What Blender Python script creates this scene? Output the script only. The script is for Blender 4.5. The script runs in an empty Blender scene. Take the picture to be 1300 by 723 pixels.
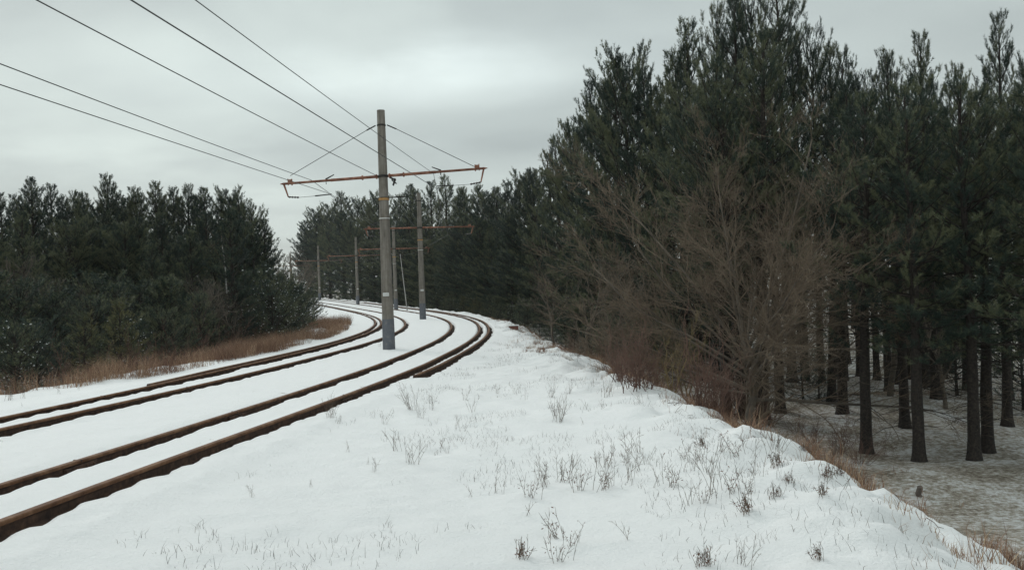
import bpy, math, random
import numpy as np
from mathutils import Matrix, Vector
PI = math.pi
sc = bpy.context.scene
col = sc.collection
ZC = 4.2                      # camera height above the forest floor (m)
FPX = 1100.0                  # focal length in 1300-px-wide units
ROLL, PITCH = 0.03434, -0.00262
U8 = np.float64

# ------------------------------------------------------------------ basic mesh helpers
def link(o, parent=None):
    col.objects.link(o)
    if parent is not None: o.parent = parent
    return o

def mesh_obj(name, V, T=None, Q=None, mats=(), parent=None, smooth=False, mi=None, attr=None, link_it=True):
    """V (n,3); T (m,3) triangles; Q (k,4) quads; mats list; mi material index per face (quads first)"""
    me = bpy.data.meshes.new(name)
    V = np.asarray(V, np.float32)
    me.vertices.add(len(V)); me.vertices.foreach_set('co', V.ravel())
    parts = []; counts = []
    if Q is not None and len(Q): parts.append(np.asarray(Q, np.int32).ravel()); counts.append(np.full(len(Q), 4, np.int32))
    if T is not None and len(T): parts.append(np.asarray(T, np.int32).ravel()); counts.append(np.full(len(T), 3, np.int32))
    loops = np.concatenate(parts); cnt = np.concatenate(counts)
    me.loops.add(len(loops)); me.loops.foreach_set('vertex_index', loops)
    me.polygons.add(len(cnt))
    st = np.concatenate([[0], np.cumsum(cnt)[:-1]]).astype(np.int32)
    me.polygons.foreach_set('loop_start', st)
    if mi is not None: me.polygons.foreach_set('material_index', np.asarray(mi, np.int32))
    me.polygons.foreach_set('use_smooth', np.full(len(cnt), bool(smooth)))
    if attr is not None:
        a = me.attributes.new('tint', 'FLOAT', 'POINT'); a.data.foreach_set('value', np.asarray(attr, np.float32))
    me.update(calc_edges=True)
    for m in mats: me.materials.append(m)
    o = bpy.data.objects.new(name, me)
    return link(o, parent) if link_it else o

class MB:
    """collects shapes for one mesh"""
    def __init__(s): s.V = []; s.T = []; s.Q = []; s.n = 0
    def add(s, V, T=None, Q=None):
        V = np.asarray(V, U8)
        if T is not None and len(T): s.T.append(np.asarray(T) + s.n)
        if Q is not None and len(Q): s.Q.append(np.asarray(Q) + s.n)
        s.V.append(V); s.n += len(V); return s
    def box(s, c, size, R=None):
        x, y, z = np.asarray(size, U8) / 2
        P = np.array([[-x,-y,-z],[x,-y,-z],[x,y,-z],[-x,y,-z],[-x,-y,z],[x,-y,z],[x,y,z],[-x,y,z]])
        if R is not None: P = P @ np.asarray(R).T
        return s.add(P + np.asarray(c, U8), Q=[[0,3,2,1],[4,5,6,7],[0,1,5,4],[1,2,6,5],[2,3,7,6],[3,0,4,7]])
    def tube(s, pts, r, m=8, caps=True):
        V, Q = tubes(np.asarray(pts, U8)[None], np.broadcast_to(np.asarray(r, U8), (len(pts),))[None], m)
        k = len(pts); s.add(V, Q=Q)
        if caps:
            o = s.n - len(V)
            c0 = s.n; s.add([pts[0], pts[-1]])
            T = [[c0, o + (j + 1) % m, o + j] for j in range(m)] + [[c0 + 1, o + (k-1)*m + j, o + (k-1)*m + (j+1) % m] for j in range(m)]
            s.T.append(np.array(T))
        return s
    def build(s, name, mat, parent=None, smooth=False, attr=None):
        return mesh_obj(name, np.concatenate(s.V), np.concatenate(s.T) if s.T else None, np.concatenate(s.Q) if s.Q else None, [mat], parent, smooth, attr=attr)

def unit(a): return a / (np.linalg.norm(a, axis=-1, keepdims=True) + 1e-12)

def tubes(P, R, m):
    """batch of polylines P (N,K,3) with radii R (N,K) -> verts, quads"""
    N, K, _ = P.shape
    D = np.empty_like(P)
    D[:, 1:-1] = P[:, 2:] - P[:, :-2]; D[:, 0] = P[:, 1] - P[:, 0]; D[:, -1] = P[:, -1] - P[:, -2]
    D = unit(D)
    main = unit(P[:, -1] - P[:, 0] + 1e-9)
    ref = np.where(np.abs(main[:, 2:3]) > .8, np.array([[1., .1, 0]]), np.array([[.1, 0, 1.]]))[:, None, :]
    A = unit(np.cross(D, np.broadcast_to(ref, D.shape))); B = np.cross(D, A)
    ang = np.arange(m) * 2 * PI / m
    V = P[:, :, None, :] + R[:, :, None, None] * (np.cos(ang)[None, None, :, None] * A[:, :, None, :] + np.sin(ang)[None, None, :, None] * B[:, :, None, :])
    idx = np.arange(N * K * m).reshape(N, K, m)
    a = idx[:, :-1]; b = idx[:, 1:]
    Q = np.stack([a, np.roll(a, -1, 2), np.roll(b, -1, 2), b], -1).reshape(-1, 4)
    return V.reshape(-1, 3), Q

def empty(name, loc=(0, 0, 0), rz=0.0):
    o = bpy.data.objects.new(name, None); o.location = loc; o.rotation_euler = (0, 0, rz)
    o.empty_display_size = .3
    return link(o)

def tag(o, label=None, cat=None, group=None, kind=None):
    if label: o['label'] = label
    if cat: o['category'] = cat
    if group: o['group'] = group
    if kind: o['kind'] = kind
    return o

def copy_tree(o, parent=None):
    c = o.copy(); col.objects.link(c)
    if parent is not None: c.parent = parent
    for ch in KIDS.get(o.name, []):
        copy_tree(ch, c)
    return c
KIDS = {}
def register(root):
    kids = [x for x in bpy.data.objects if x.parent == root]
    KIDS[root.name] = kids
    for k in kids: register(k)

# ------------------------------------------------------------------ value noise (python side)
def _hash(ix, iy, seed):
    h = (ix.astype(np.int64) * 374761393 + iy.astype(np.int64) * 668265263 + seed * 982451653) & 0xffffffff
    h = ((h ^ (h >> 13)) * 1274126177) & 0xffffffff
    return ((h ^ (h >> 16)) & 0xffff) / 65535.0
def vnoise(x, y, seed=0):
    x = np.asarray(x, U8); y = np.asarray(y, U8)
    ix = np.floor(x); iy = np.floor(y); fx = x - ix; fy = y - iy
    fx = fx*fx*(3-2*fx); fy = fy*fy*(3-2*fy)
    a = _hash(ix, iy, seed); b = _hash(ix+1, iy, seed); c = _hash(ix, iy+1, seed); d = _hash(ix+1, iy+1, seed)
    return (a*(1-fx)+b*fx)*(1-fy) + (c*(1-fx)+d*fx)*fy - .5
def fbm(x, y, seed=0, octv=4):
    r = 0; a = 1.0; f = 1.0
    for i in range(octv):
        r = r + a * vnoise(np.asarray(x)*f + 17.3*i, np.asarray(y)*f - 9.1*i, seed + i); a *= .5; f *= 2.03
    return r

# ------------------------------------------------------------------ the line of the railway
SK = np.array([0,12,24,36,48,60,72,84,96,110,125,145,170,200,230.])
KK = np.array([.00124,-.00077,-.00263,-.00736,-.00865,-.00545,-.00319,-.00382,-.00344,-.00182,-.0012,-.001,-.001,-.001,-.001])
ZK = np.array([-40,0,12,24,36,50,65,80,100,125,150,180,230,330.])
ZV = np.array([-1.9,-2.089,-2.338,-2.456,-2.545,-2.506,-2.559,-2.626,-2.61,-2.306,-1.945,-1.75,-1.6,-1.6]) + ZC
CK = np.array([0,20,45,90,230.])
CANT = np.array([.0687,.02135,.0022,.01873,-.00474])
SH1 = np.array([-.198,.201,.103,-.082,.072]); SH2 = np.array([-.066,.049,.237,-.087,-.086])
D1, D2, G = 1.990, 2.781, 1.669
DS = 0.25
SS = np.arange(-40, 330 + DS, DS)
_k = np.interp(SS, SK, KK); _k[SS < 0] = 0
_i0 = int(round(40 / DS))
_th = np.concatenate([[0], np.cumsum((_k[1:] + _k[:-1]) / 2 * DS)]); _th = _th - _th[_i0] + .0949
_x = np.concatenate([[0], np.cumsum(np.sin((_th[1:] + _th[:-1]) / 2) * DS)]); _x = _x - _x[_i0] - 7.695
_y = np.concatenate([[0], np.cumsum(np.cos((_th[1:] + _th[:-1]) / 2) * DS)]); _y = _y - _y[_i0] + 7.0
_z = np.interp(SS, ZK, ZV); _zp = np.pad(_z, 28, mode='edge'); _z = np.convolve(_zp, np.ones(57) / 57, 'valid')
def line(s):
    return np.interp(s, SS, _x), np.interp(s, SS, _y), np.interp(s, SS, _z), np.interp(s, SS, _th)
def at_line(s, off, dz=0.0):
    x, y, z, th = line(s)
    return np.stack([x + off * np.cos(th), y - off * np.sin(th), z + dz], -1)
def rail_off(track, side, s):       # offset of a rail's head centre and its cant
    sc_ = np.interp(s, CK, SH1 if track == 1 else SH2); ct = np.interp(s, CK, CANT)
    mid = D1 if track == 1 else -D2
    return mid + side * G / 2 + sc_, ct * np.clip(side, -1, 1)
def to_line(x, y):
    """world xy -> (s, off), coarse nearest"""
    x = np.atleast_1d(np.asarray(x, U8)); y = np.atleast_1d(np.asarray(y, U8))
    sx = _x[::4]; sy = _y[::4]; st = _th[::4]; s4 = SS[::4]
    i = np.empty(len(x), int)
    for k in range(0, len(x), 4000):
        i[k:k+4000] = ((x[k:k+4000, None] - sx)**2 + (y[k:k+4000, None] - sy)**2).argmin(1)
    dx = x - sx[i]; dy = y - sy[i]
    return s4[i] + dx * np.sin(st[i]) + dy * np.cos(st[i]), dx * np.cos(st[i]) - dy * np.sin(st[i])

CR_S = np.array([-40, 3, 6, 9, 13, 16, 20, 26, 40, 55, 70, 90, 330.])
CR_O = np.array([11.0, 11.3, 10.75, 10.1, 9.35, 8.6, 8.1, 7.1, 5.0, 4.9, 4.9, 4.8, 4.8])
CL_S = np.array([-40, 6, 12, 18, 24, 40, 55, 70, 330.])
CL_O = np.array([-8.6, -8.4, -7.9, -6.4, -6.3, -6.6, -8.5, -9.5, -9.5])
def floor_z(x, y):
    x = np.asarray(x, U8); y = np.asarray(y, U8)
    base = np.interp(y, [-100, 40, 95, 150, 400], [0, 0, .75, 1.2, 1.8])
    base = base + np.where(x < -8, .9, 0) * np.clip((-x - 8) / 4, 0, 1) * np.interp(y, [0, 60, 110], [1, 1, .2])
    return base + .5 * fbm(x / 9, y / 9, 3, 3) + .10 * fbm(x / 1.6, y / 1.6, 8, 3)
def bank_z(s, off):
    """snow level of the railway bank, rails' troughs left out"""
    x, y, z, th = line(s)
    cr = np.interp(s, CR_S, CR_O) + .6 * fbm(s / 1.9, s * 0, 21, 4); cl = np.interp(s, CL_S, CL_O) + .3 * fbm(s / 2.2, s * 0 + 4, 22, 3)
    lvl = z - .07
    lvl = lvl - .10 * np.clip((off - 3.6) / 2.5, 0, 1)
    lvl = lvl + .16 * np.exp(-((off - cr + 1.0) / 1.3)**2) * np.clip((30 - s) / 8, 0, 1)
    dr = off - cr; sl = np.where(dr > -.35, .62 * (np.sqrt(np.maximum(dr + .35, 0)**2 + .16) - .4), 0)
    dl = cl - off; sl2 = np.where(dl > 0, .42 * (np.sqrt(np.maximum(dl, 0)**2 + .25) - .5), 0)
    wob = np.clip((off - 3.7) / 1.0, 0, 1) + np.clip((-4.6 - off) / 1.0, 0, 1)
    n = (.13 * fbm(x / 3 + off * .45, off / 2.4 + s * .3, 5, 3) + .055 * fbm(s / .45, off / .5, 6, 3) * (1 + 2.4 * np.clip(dr + 1.6, 0, 2)) + .12 * fbm(s / 1.2, off / 1.0, 9, 3) * np.clip(dr + 2.2, 0, 1.5)) * wob
    n = n + .03 * fbm(s / 1.1, off / .8, 12, 3) + .030 * vnoise(s / .22, off / .22, 14) + .012 * vnoise(s / .1, off / .13, 15) * np.clip(wob, 0, 1)
    return lvl - sl - sl2 + n
def ground_z(x, y):
    s, o = to_line(x, y)
    b = np.where((o > -19) & (o < 22), bank_z(s, o), -99)
    return np.maximum(b, floor_z(np.atleast_1d(x), np.atleast_1d(y)))
def gz(x, y): return float(ground_z([x], [y])[0])

# ------------------------------------------------------------------ materials
def mat(name):
    m = bpy.data.materials.new(name); m.use_nodes = True
    nt = m.node_tree; b = nt.nodes['Principled BSDF']
    return m, nt, b
def N(nt, t, **k):
    n = nt.nodes.new(t)
    for a, v in k.items(): setattr(n, a, v)
    return n
def noise(nt, scale, detail=4, rough=.6, coord='Object', dist=0):
    tc = N(nt, 'ShaderNodeTexCoord'); n = N(nt, 'ShaderNodeTexNoise')
    n.inputs['Scale'].default_value = scale; n.inputs['Detail'].default_value = detail
    n.inputs['Roughness'].default_value = rough; n.inputs['Distortion'].default_value = dist
    nt.links.new(tc.outputs[coord], n.inputs['Vector']); return n
def ramp(nt, src, stops):
    r = N(nt, 'ShaderNodeValToRGB'); el = r.color_ramp.elements
    while len(el) > 1: el.remove(el[0])
    el[0].position = stops[0][0]; el[0].color = (*stops[0][1], 1)
    for p, c in stops[1:]:
        e = el.new(p); e.color = (*c, 1)
    nt.links.new(src, r.inputs[0]); return r
def bump(nt, b, src, strength, dist):
    bp = N(nt, 'ShaderNodeBump'); bp.inputs['Strength'].default_value = strength; bp.inputs['Distance'].default_value = dist
    nt.links.new(src, bp.inputs['Height']); nt.links.new(bp.outputs[0], b.inputs['Normal']); return bp
def simple(name, stops, scale, rough=.8, bs=.3, bd=.02, spec=.3, detail=5, coord='Object', metallic=0):
    m, nt, b = mat(name); n = noise(nt, scale, detail, .65, coord)
    r = ramp(nt, n.outputs['Fac'], stops); nt.links.new(r.outputs[0], b.inputs['Base Color'])
    b.inputs['Roughness'].default_value = rough; b.inputs['Specular IOR Level'].default_value = spec
    b.inputs['Metallic'].default_value = metallic
    if bs: bump(nt, b, n.outputs['Fac'], bs, bd)
    return m
M = {}
def snow_material(name, litter_lo, litter_hi, scale, grey=1.0):
    m, nt, b = mat(name)
    n1 = noise(nt, scale, 10, .74, 'Object', .1); n2 = noise(nt, 30, 5, .6); n3 = noise(nt, .7, 3, .5)
    mul = N(nt, 'ShaderNodeMath', operation='MULTIPLY_ADD'); nt.links.new(n3.outputs['Fac'], mul.inputs[0]); mul.inputs[1].default_value = .45
    nt.links.new(n1.outputs['Fac'], mul.inputs[2])
    c = .80 * grey
    r = ramp(nt, mul.outputs[0], [(litter_lo, (c, c*1.01, c*1.0)), ((litter_lo+litter_hi)/2, (.30, .27, .22)), (litter_hi, (.09, .07, .05))])
    nt.links.new(r.outputs[0], b.inputs['Base Color'])
    b.inputs['Roughness'].default_value = .75; b.inputs['Specular IOR Level'].default_value = .15
    ad = N(nt, 'ShaderNodeMath', operation='MULTIPLY_ADD'); nt.links.new(n2.outputs['Fac'], ad.inputs[0]); ad.inputs[1].default_value = .35
    nt.links.new(n1.outputs['Fac'], ad.inputs[2]); bump(nt, b, ad.outputs[0], .8, .07)
    return m
M['snow'] = snow_material('snow', .93, .99, 3.0, .98)
M['floor_snow'] = snow_material('shaded_forest_snow', .60, .90, 8.5, .74)  # litter in the snow, plus a greyer base standing in for shade under pines
M['ballast'] = simple('rust_stained_ballast', [(.3, (.018, .013, .011)), (.5, (.05, .032, .024)), (.75, (.10, .06, .042))], 22, .95, .8, .04)
M['rail'] = simple('rusty_rail_web', [(.3, (.022, .014, .011)), (.5, (.055, .032, .023)), (.72, (.12, .066, .043))], 9, .85, .5, .01)
M['rail_head'] = simple('lit_rail_head', [(.3, (.06, .028, .015)), (.5, (.13, .066, .036)), (.75, (.23, .135, .078))], 4, .75, .2, .003, .15)  # rust brown, lighter than the web: the lit rail top put into the colour
def concrete():
    m, nt, b = mat('weathered_concrete')
    tc = N(nt, 'ShaderNodeTexCoord'); mp = N(nt, 'ShaderNodeMapping'); mp.inputs['Scale'].default_value = (7, 7, .55)
    nt.links.new(tc.outputs['Object'], mp.inputs[0]); n = N(nt, 'ShaderNodeTexNoise'); n.inputs['Scale'].default_value = 1; n.inputs['Detail'].default_value = 8; n.inputs['Roughness'].default_value = .7
    nt.links.new(mp.outputs[0], n.inputs['Vector'])
    r = ramp(nt, n.outputs['Fac'], [(.28, (.10, .09, .078)), (.5, (.21, .19, .165)), (.72, (.31, .285, .25))])
    n2 = noise(nt, 2.2, 6, .7); r2 = ramp(nt, n2.outputs['Fac'], [(.4, (1, 1, 1)), (.75, (.62, .58, .52))])
    mx = N(nt, 'ShaderNodeMixRGB', blend_type='MULTIPLY'); mx.inputs[0].default_value = 1; nt.links.new(r.outputs[0], mx.inputs[1]); nt.links.new(r2.outputs[0], mx.inputs[2])
    nt.links.new(mx.outputs[0], b.inputs['Base Color']); b.inputs['Roughness'].default_value = .9
    n3 = noise(nt, 40, 4, .6); bump(nt, b, n3.outputs['Fac'], .5, .012); return m
M['concrete'] = concrete()
M['blue_paint'] = simple('peeling_blue_grey_paint', [(.34, (.26, .245, .22)), (.42, (.15, .155, .17)), (.6, (.115, .125, .145)), (.8, (.20, .20, .205))], 4.5, .75, .4, .01)
M['rust'] = simple('rusty_red_steel', [(.3, (.10, .05, .035)), (.48, (.24, .105, .07)), (.62, (.36, .18, .12)), (.78, (.30, .24, .21))], 3.0, .8, .3, .005)
M['iron'] = simple('dark_iron', [(.3, (.012, .012, .012)), (.7, (.05, .045, .04))], 8, .7, .2, .004)
M['wire'] = simple('wire_metal', [(.3, (.035, .036, .036)), (.7, (.07, .07, .07))], 3, .6, 0)
M['porcelain'] = simple('dark_insulator', [(.3, (.03, .025, .022)), (.7, (.06, .05, .045))], 5, .35, 0)
M['ochre'] = simple('ochre_band_paint', [(.3, (.38, .2, .07)), (.7, (.52, .30, .12))], 9, .7, .2, .004)
M['white'] = simple('white_enamel', [(.3, (.62, .62, .60)), (.8, (.75, .75, .73))], 9, .5, 0)
M['mark'] = simple('faded_black_marks', [(.3, (.35, .35, .34)), (.8, (.45, .45, .44))], 9, .6, 0)
M['bark'] = simple('pine_bark', [(.3, (.014, .012, .011)), (.5, (.034, .028, .024)), (.75, (.07, .056, .046))], 14, .95, .9, .03)
M['bare_bark'] = simple('bare_branch_bark', [(.3, (.055, .046, .038)), (.5, (.12, .10, .08)), (.75, (.20, .165, .13))], 3, .9, .3, .01)
M['warm_bark'] = simple('warm_brown_twigs', [(.3, (.08, .06, .042)), (.5, (.145, .11, .08)), (.75, (.23, .18, .13))], 1.5, .9, 0)
M['lichen_bark'] = simple('lichen_yellow_bark', [(.3, (.10, .075, .045)), (.55, (.20, .15, .07)), (.8, (.27, .22, .14))], 5, .9, .3, .01)
M['red_twig'] = simple('reddish_twigs', [(.3, (.075, .045, .036)), (.7, (.17, .10, .075))], 3, .9, 0)
M['birch'] = simple('pale_birch_bark', [(.3, (.16, .15, .14)), (.45, (.38, .37, .35)), (.8, (.55, .54, .51))], 9, .8, .2, .01)
M['weed'] = simple('dry_weed_stem', [(.3, (.07, .055, .043)), (.7, (.20, .155, .115))], 6, .9, 0)
M['weed_leaf'] = simple('withered_red_leaf', [(.3, (.09, .035, .022)), (.7, (.22, .10, .06))], 6, .9, 0)
M['wood'] = simple('old_grey_wood', [(.3, (.06, .05, .045)), (.7, (.17, .14, .115))], 7, .9, .5, .02)
M['brick_red'] = simple('faded_red_paint', [(.3, (.12, .05, .04)), (.7, (.22, .09, .07))], 7, .8, .2, .01)
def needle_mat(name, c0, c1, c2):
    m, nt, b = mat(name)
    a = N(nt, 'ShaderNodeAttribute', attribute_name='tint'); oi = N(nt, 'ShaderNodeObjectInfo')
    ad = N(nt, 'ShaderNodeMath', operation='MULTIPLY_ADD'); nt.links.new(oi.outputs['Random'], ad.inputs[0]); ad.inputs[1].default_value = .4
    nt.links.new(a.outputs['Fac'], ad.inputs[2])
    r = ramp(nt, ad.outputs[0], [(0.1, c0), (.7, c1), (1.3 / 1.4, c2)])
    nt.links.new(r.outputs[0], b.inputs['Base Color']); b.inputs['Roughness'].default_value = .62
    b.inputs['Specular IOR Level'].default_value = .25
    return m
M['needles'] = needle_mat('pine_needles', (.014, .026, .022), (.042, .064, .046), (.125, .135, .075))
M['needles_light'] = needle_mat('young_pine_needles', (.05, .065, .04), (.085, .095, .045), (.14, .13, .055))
def grass_mat(name, c0, c1, c2):
    m, nt, b = mat(name); a = N(nt, 'ShaderNodeAttribute', attribute_name='tint')
    r = ramp(nt, a.outputs['Fac'], [(0, c0), (.5, c1), (1, c2)]); nt.links.new(r.outputs[0], b.inputs['Base Color']); b.inputs['Roughness'].default_value = .85
    return m
M['twig'] = simple('grey_fallen_twigs', [(.3, (.07, .055, .045)), (.6, (.16, .13, .11)), (.7, (.7, .7, .7))], 5, .9, 0)
M['stubble'] = grass_mat('dark_stubble', (.035, .028, .024), (.09, .07, .055), (.2, .15, .11))
M['dry_grass'] = grass_mat('dry_grass_blades', (.11, .055, .036), (.27, .155, .095), (.50, .37, .24))

# ------------------------------------------------------------------ world, sun, camera
w = bpy.data.worlds.new('World'); sc.world = w; w.use_nodes = True
nt = w.node_tree; bg = nt.nodes['Background']
SUN_EL, SUN_AZ = math.radians(34), math.radians(-35)     # behind the cloud, ahead of the camera and a little right
sky = N(nt, 'ShaderNodeTexSky', sky_type='NISHITA'); sky.sun_disc = False; sky.sun_elevation = SUN_EL; sky.sun_rotation = SUN_AZ
tc = N(nt, 'ShaderNodeTexCoord'); sx = N(nt, 'ShaderNodeSeparateXYZ'); nt.links.new(tc.outputs['Generated'], sx.inputs[0])
# overcast brightness by elevation
grad = ramp(nt, sx.outputs['Z'], [(0.0, (6.3, 6.75, 6.5)), (.06, (5.85, 6.5, 6.3)), (.16, (5.45, 6.1, 5.95)), (.34, (5.2, 5.85, 5.75)), (.6, (7.3, 8.1, 8.1)), (1.0, (10.0, 11.1, 11.2))])
# clouds: noise on a flattened plane overhead
zz = N(nt, 'ShaderNodeMath', operation='MAXIMUM'); nt.links.new(sx.outputs['Z'], zz.inputs[0]); zz.inputs[1].default_value = 0
za = N(nt, 'ShaderNodeMath', operation='ADD'); nt.links.new(zz.outputs[0], za.inputs[0]); za.inputs[1].default_value = .16
dv = N(nt, 'ShaderNodeVectorMath', operation='DIVIDE'); nt.links.new(tc.outputs['Generated'], dv.inputs[0])
cb = N(nt, 'ShaderNodeCombineXYZ'); nt.links.new(za.outputs[0], cb.inputs[0]); nt.links.new(za.outputs[0], cb.inputs[1]); cb.inputs[2].default_value = 1
nt.links.new(cb.outputs[0], dv.inputs[1])
def cloud(scale, detail, off, dist=.3):
    mp = N(nt, 'ShaderNodeMapping'); mp.inputs['Location'].default_value = off; nt.links.new(dv.outputs[0], mp.inputs[0])
    n = N(nt, 'ShaderNodeTexNoise'); n.inputs['Scale'].default_value = scale; n.inputs['Detail'].default_value = detail; n.inputs['Roughness'].default_value = .5; n.inputs['Distortion'].default_value = dist
    nt.links.new(mp.outputs[0], n.inputs['Vector']); return n
c1 = cloud(.75, 4, (3.1, 1.7, 0)); c2 = cloud(2.1, 5, (.4, 5.2, 0))
r1 = ramp(nt, c1.outputs['Fac'], [(.3, (.83, .832, .84)), (.45, (.96, .96, .96)), (.55, (1.0, 1.0, 1.0)), (.7, (1.2, 1.2, 1.18))])
r2 = ramp(nt, c2.outputs['Fac'], [(.3, (.93, .93, .935)), (.7, (1.09, 1.09, 1.085))])
m1 = N(nt, 'ShaderNodeMixRGB', blend_type='MULTIPLY'); m1.inputs[0].default_value = 1; nt.links.new(grad.outputs[0], m1.inputs[1]); nt.links.new(r1.outputs[0], m1.inputs[2])
m2 = N(nt, 'ShaderNodeMixRGB', blend_type='MULTIPLY'); m2.inputs[0].default_value = 1; nt.links.new(m1.outputs[0], m2.inputs[1]); nt.links.new(r2.outputs[0], m2.inputs[2])
# thinner, brighter patches of cloud at given directions
def patch(prev, direction, sharp, gain):
    d = Vector(direction).normalized()
    vd = N(nt, 'ShaderNodeVectorMath', operation='SUBTRACT'); nt.links.new(tc.outputs['Generated'], vd.inputs[0]); vd.inputs[1].default_value = d
    sc2 = N(nt, 'ShaderNodeVectorMath', operation='MULTIPLY'); nt.links.new(vd.outputs[0], sc2.inputs[0]); sc2.inputs[1].default_value = sharp
    ln = N(nt, 'ShaderNodeVectorMath', operation='LENGTH'); nt.links.new(sc2.outputs[0], ln.inputs[0])
    nn = N(nt, 'ShaderNodeMath', operation='MULTIPLY_ADD'); nt.links.new(c2.outputs['Fac'], nn.inputs[0]); nn.inputs[1].default_value = 1.3; nt.links.new(ln.outputs['Value'], nn.inputs[2])
    mr = N(nt, 'ShaderNodeMapRange', interpolation_type='SMOOTHSTEP'); nt.links.new(nn.outputs[0], mr.inputs[0])
    mr.inputs[1].default_value = .55; mr.inputs[2].default_value = 1.65; mr.inputs[3].default_value = 1 + gain; mr.inputs[4].default_value = 1
    mm = N(nt, 'ShaderNodeVectorMath', operation='SCALE'); nt.links.new(prev, mm.inputs[0]); nt.links.new(mr.outputs[0], mm.inputs['Scale'])
    return mm.outputs[0]
o_ = patch(m2.outputs[0], (-.06, 1, .235), (4.2, 4.2, 17), .5)
o_ = patch(o_, (-.30, 1, .25), (3, 3, 14), .12); o_ = patch(o_, (.14, 1, .27), (3, 3, 16), .12)
mxs = N(nt, 'ShaderNodeMixRGB'); mxs.inputs[0].default_value = .96; nt.links.new(sky.outputs[0], mxs.inputs[1]); nt.links.new(o_, mxs.inputs[2])
nt.links.new(mxs.outputs[0], bg.inputs['Color']); bg.inputs['Strength'].default_value = .1
sl = bpy.data.lights.new('overcast_sun', 'SUN'); sl.energy = 1.2; sl.angle = math.radians(16); sl.color = (1, .97, .93)
so = link(bpy.data.objects.new('overcast_sun', sl))
sd = Vector((math.sin(SUN_AZ) * math.cos(SUN_EL), math.cos(SUN_AZ) * math.cos(SUN_EL), math.sin(SUN_EL)))
so.rotation_euler = sd.to_track_quat('Z', 'Y').to_euler(); so.location = (0, 0, 40)

cam = bpy.data.cameras.new('camera'); cam.sensor_width = 36; cam.lens = 36 * FPX / 1300; cam.clip_end = 3000; cam.clip_start = .1
co = link(bpy.data.objects.new('camera', cam)); sc.camera = co
fw = Vector((0, math.cos(PITCH), math.sin(PITCH))); up = Vector((0, -math.sin(PITCH), math.cos(PITCH))); rt = Vector((1, 0, 0))
cx = rt * math.cos(ROLL) - up * math.sin(ROLL); cy = rt * math.sin(ROLL) + up * math.cos(ROLL)
co.matrix_world = Matrix(((cx.x, cy.x, -fw.x, 0), (cx.y, cy.y, -fw.y, 0), (cx.z, cy.z, -fw.z, ZC), (0, 0, 0, 1)))
def ray(px, py, Y):
    """world point at distance Y for a spot measured in the photograph (1300 px wide)"""
    U = px - 650; V = 361.5 - py
    u = U * math.cos(ROLL) + V * math.sin(ROLL); v = -U * math.sin(ROLL) + V * math.cos(ROLL)
    yc = Y / (math.cos(PITCH) - v / FPX * math.sin(PITCH))
    return Vector((u / FPX * yc, Y, ZC + yc * (math.sin(PITCH) + v / FPX * math.cos(PITCH))))
def on_ground(px, py, lo=6, hi=160):
    Y = lo
    while Y < hi:
        p = ray(px, py, Y)
        if p.z < gz(p.x, p.y): return p
        Y += .1
    return ray(px, py, hi)

sc.view_settings.view_transform = 'Standard'; sc.view_settings.look = 'None'; sc.view_settings.gamma = 1
sc.view_settings.use_curve_mapping = False; sc.view_settings.exposure = 0.06
sc.cycles.max_bounces = 6; sc.cycles.diffuse_bounces = 3; sc.cycles.use_denoising = True
sc.render.film_transparent = False

# ------------------------------------------------------------------ ground
def grid_mesh(name, X, Y, Z, mats, mi=None, smooth=True):
    r, c = X.shape; idx = np.arange(r * c).reshape(r, c)
    Q = np.stack([idx[:-1, :-1], idx[:-1, 1:], idx[1:, 1:], idx[1:, :-1]], -1).reshape(-1, 4)
    return mesh_obj(name, np.stack([X, Y, Z], -1).reshape(-1, 3), Q=Q, mats=mats, smooth=smooth, mi=mi)
gx = np.concatenate([-np.geomspace(900, 42, 26), np.arange(-40, 60.1, .4), np.geomspace(62, 900, 26)])
gy = np.concatenate([[-400, -200, -100, -60], np.arange(-30, 90, .4), np.geomspace(92, 1500, 40)])
GX, GY = np.meshgrid(gx, gy)
GZ = floor_z(GX, GY)
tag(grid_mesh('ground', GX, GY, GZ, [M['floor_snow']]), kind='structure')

# the bank: strips along the line; troughs beside every rail
sv = np.concatenate([np.arange(-40, -2, .5), np.arange(-2, 40, .08), np.arange(40, 80, .2), np.arange(80, 320, .6)])
GUARD_S = 16.3
rails = [(-2, -1), (-2, 1), (2, -1), (2, 1)]
def wscal(s, sd_):                       # scalloped snow edge: sleepers every .6 m plus noise
    ph = (s / .6 + sd_ * .37 + .5 * vnoise(s / 1.1, s * 0, sd_ + 90)) % 1.0
    return .13 * (1 - ph)**1.3 * np.clip(ph * 8, 0, 1) + .12 * (vnoise(s / .8, s * 0, sd_) + .5) + .06 * vnoise(s / .22, s * 0, sd_ + 7)
cols = []       # (offset array, dz array relative to bank_z or absolute flag)
def plain(a, b, n, fade=True):
    for t in np.linspace(0, 1, n): cols.append(('p', a, b, t))
GUARD_S = 16.3
def rail_cols(key): cols.append(('r', key))
def roff(key, s):
    tr, sd_ = key
    if tr == 'g1': o, c = rail_off(1, 1, s); return o + .53, c
    if tr == 'g2': o, c = rail_off(2, -1, s); return o - .43 + .13 * np.clip(1 - (s - GUARD_S) / 4, 0, 1) * (np.asarray(s) > GUARD_S - .3), c
    return rail_off(tr, sd_, s)
S2 = sv[:, None]
OFF = []; DZ = []; MI = []
def addcol(off, dz, m=0):
    OFF.append(off + 0 * sv); DZ.append(dz + 0 * sv); MI.append(m)
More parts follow.
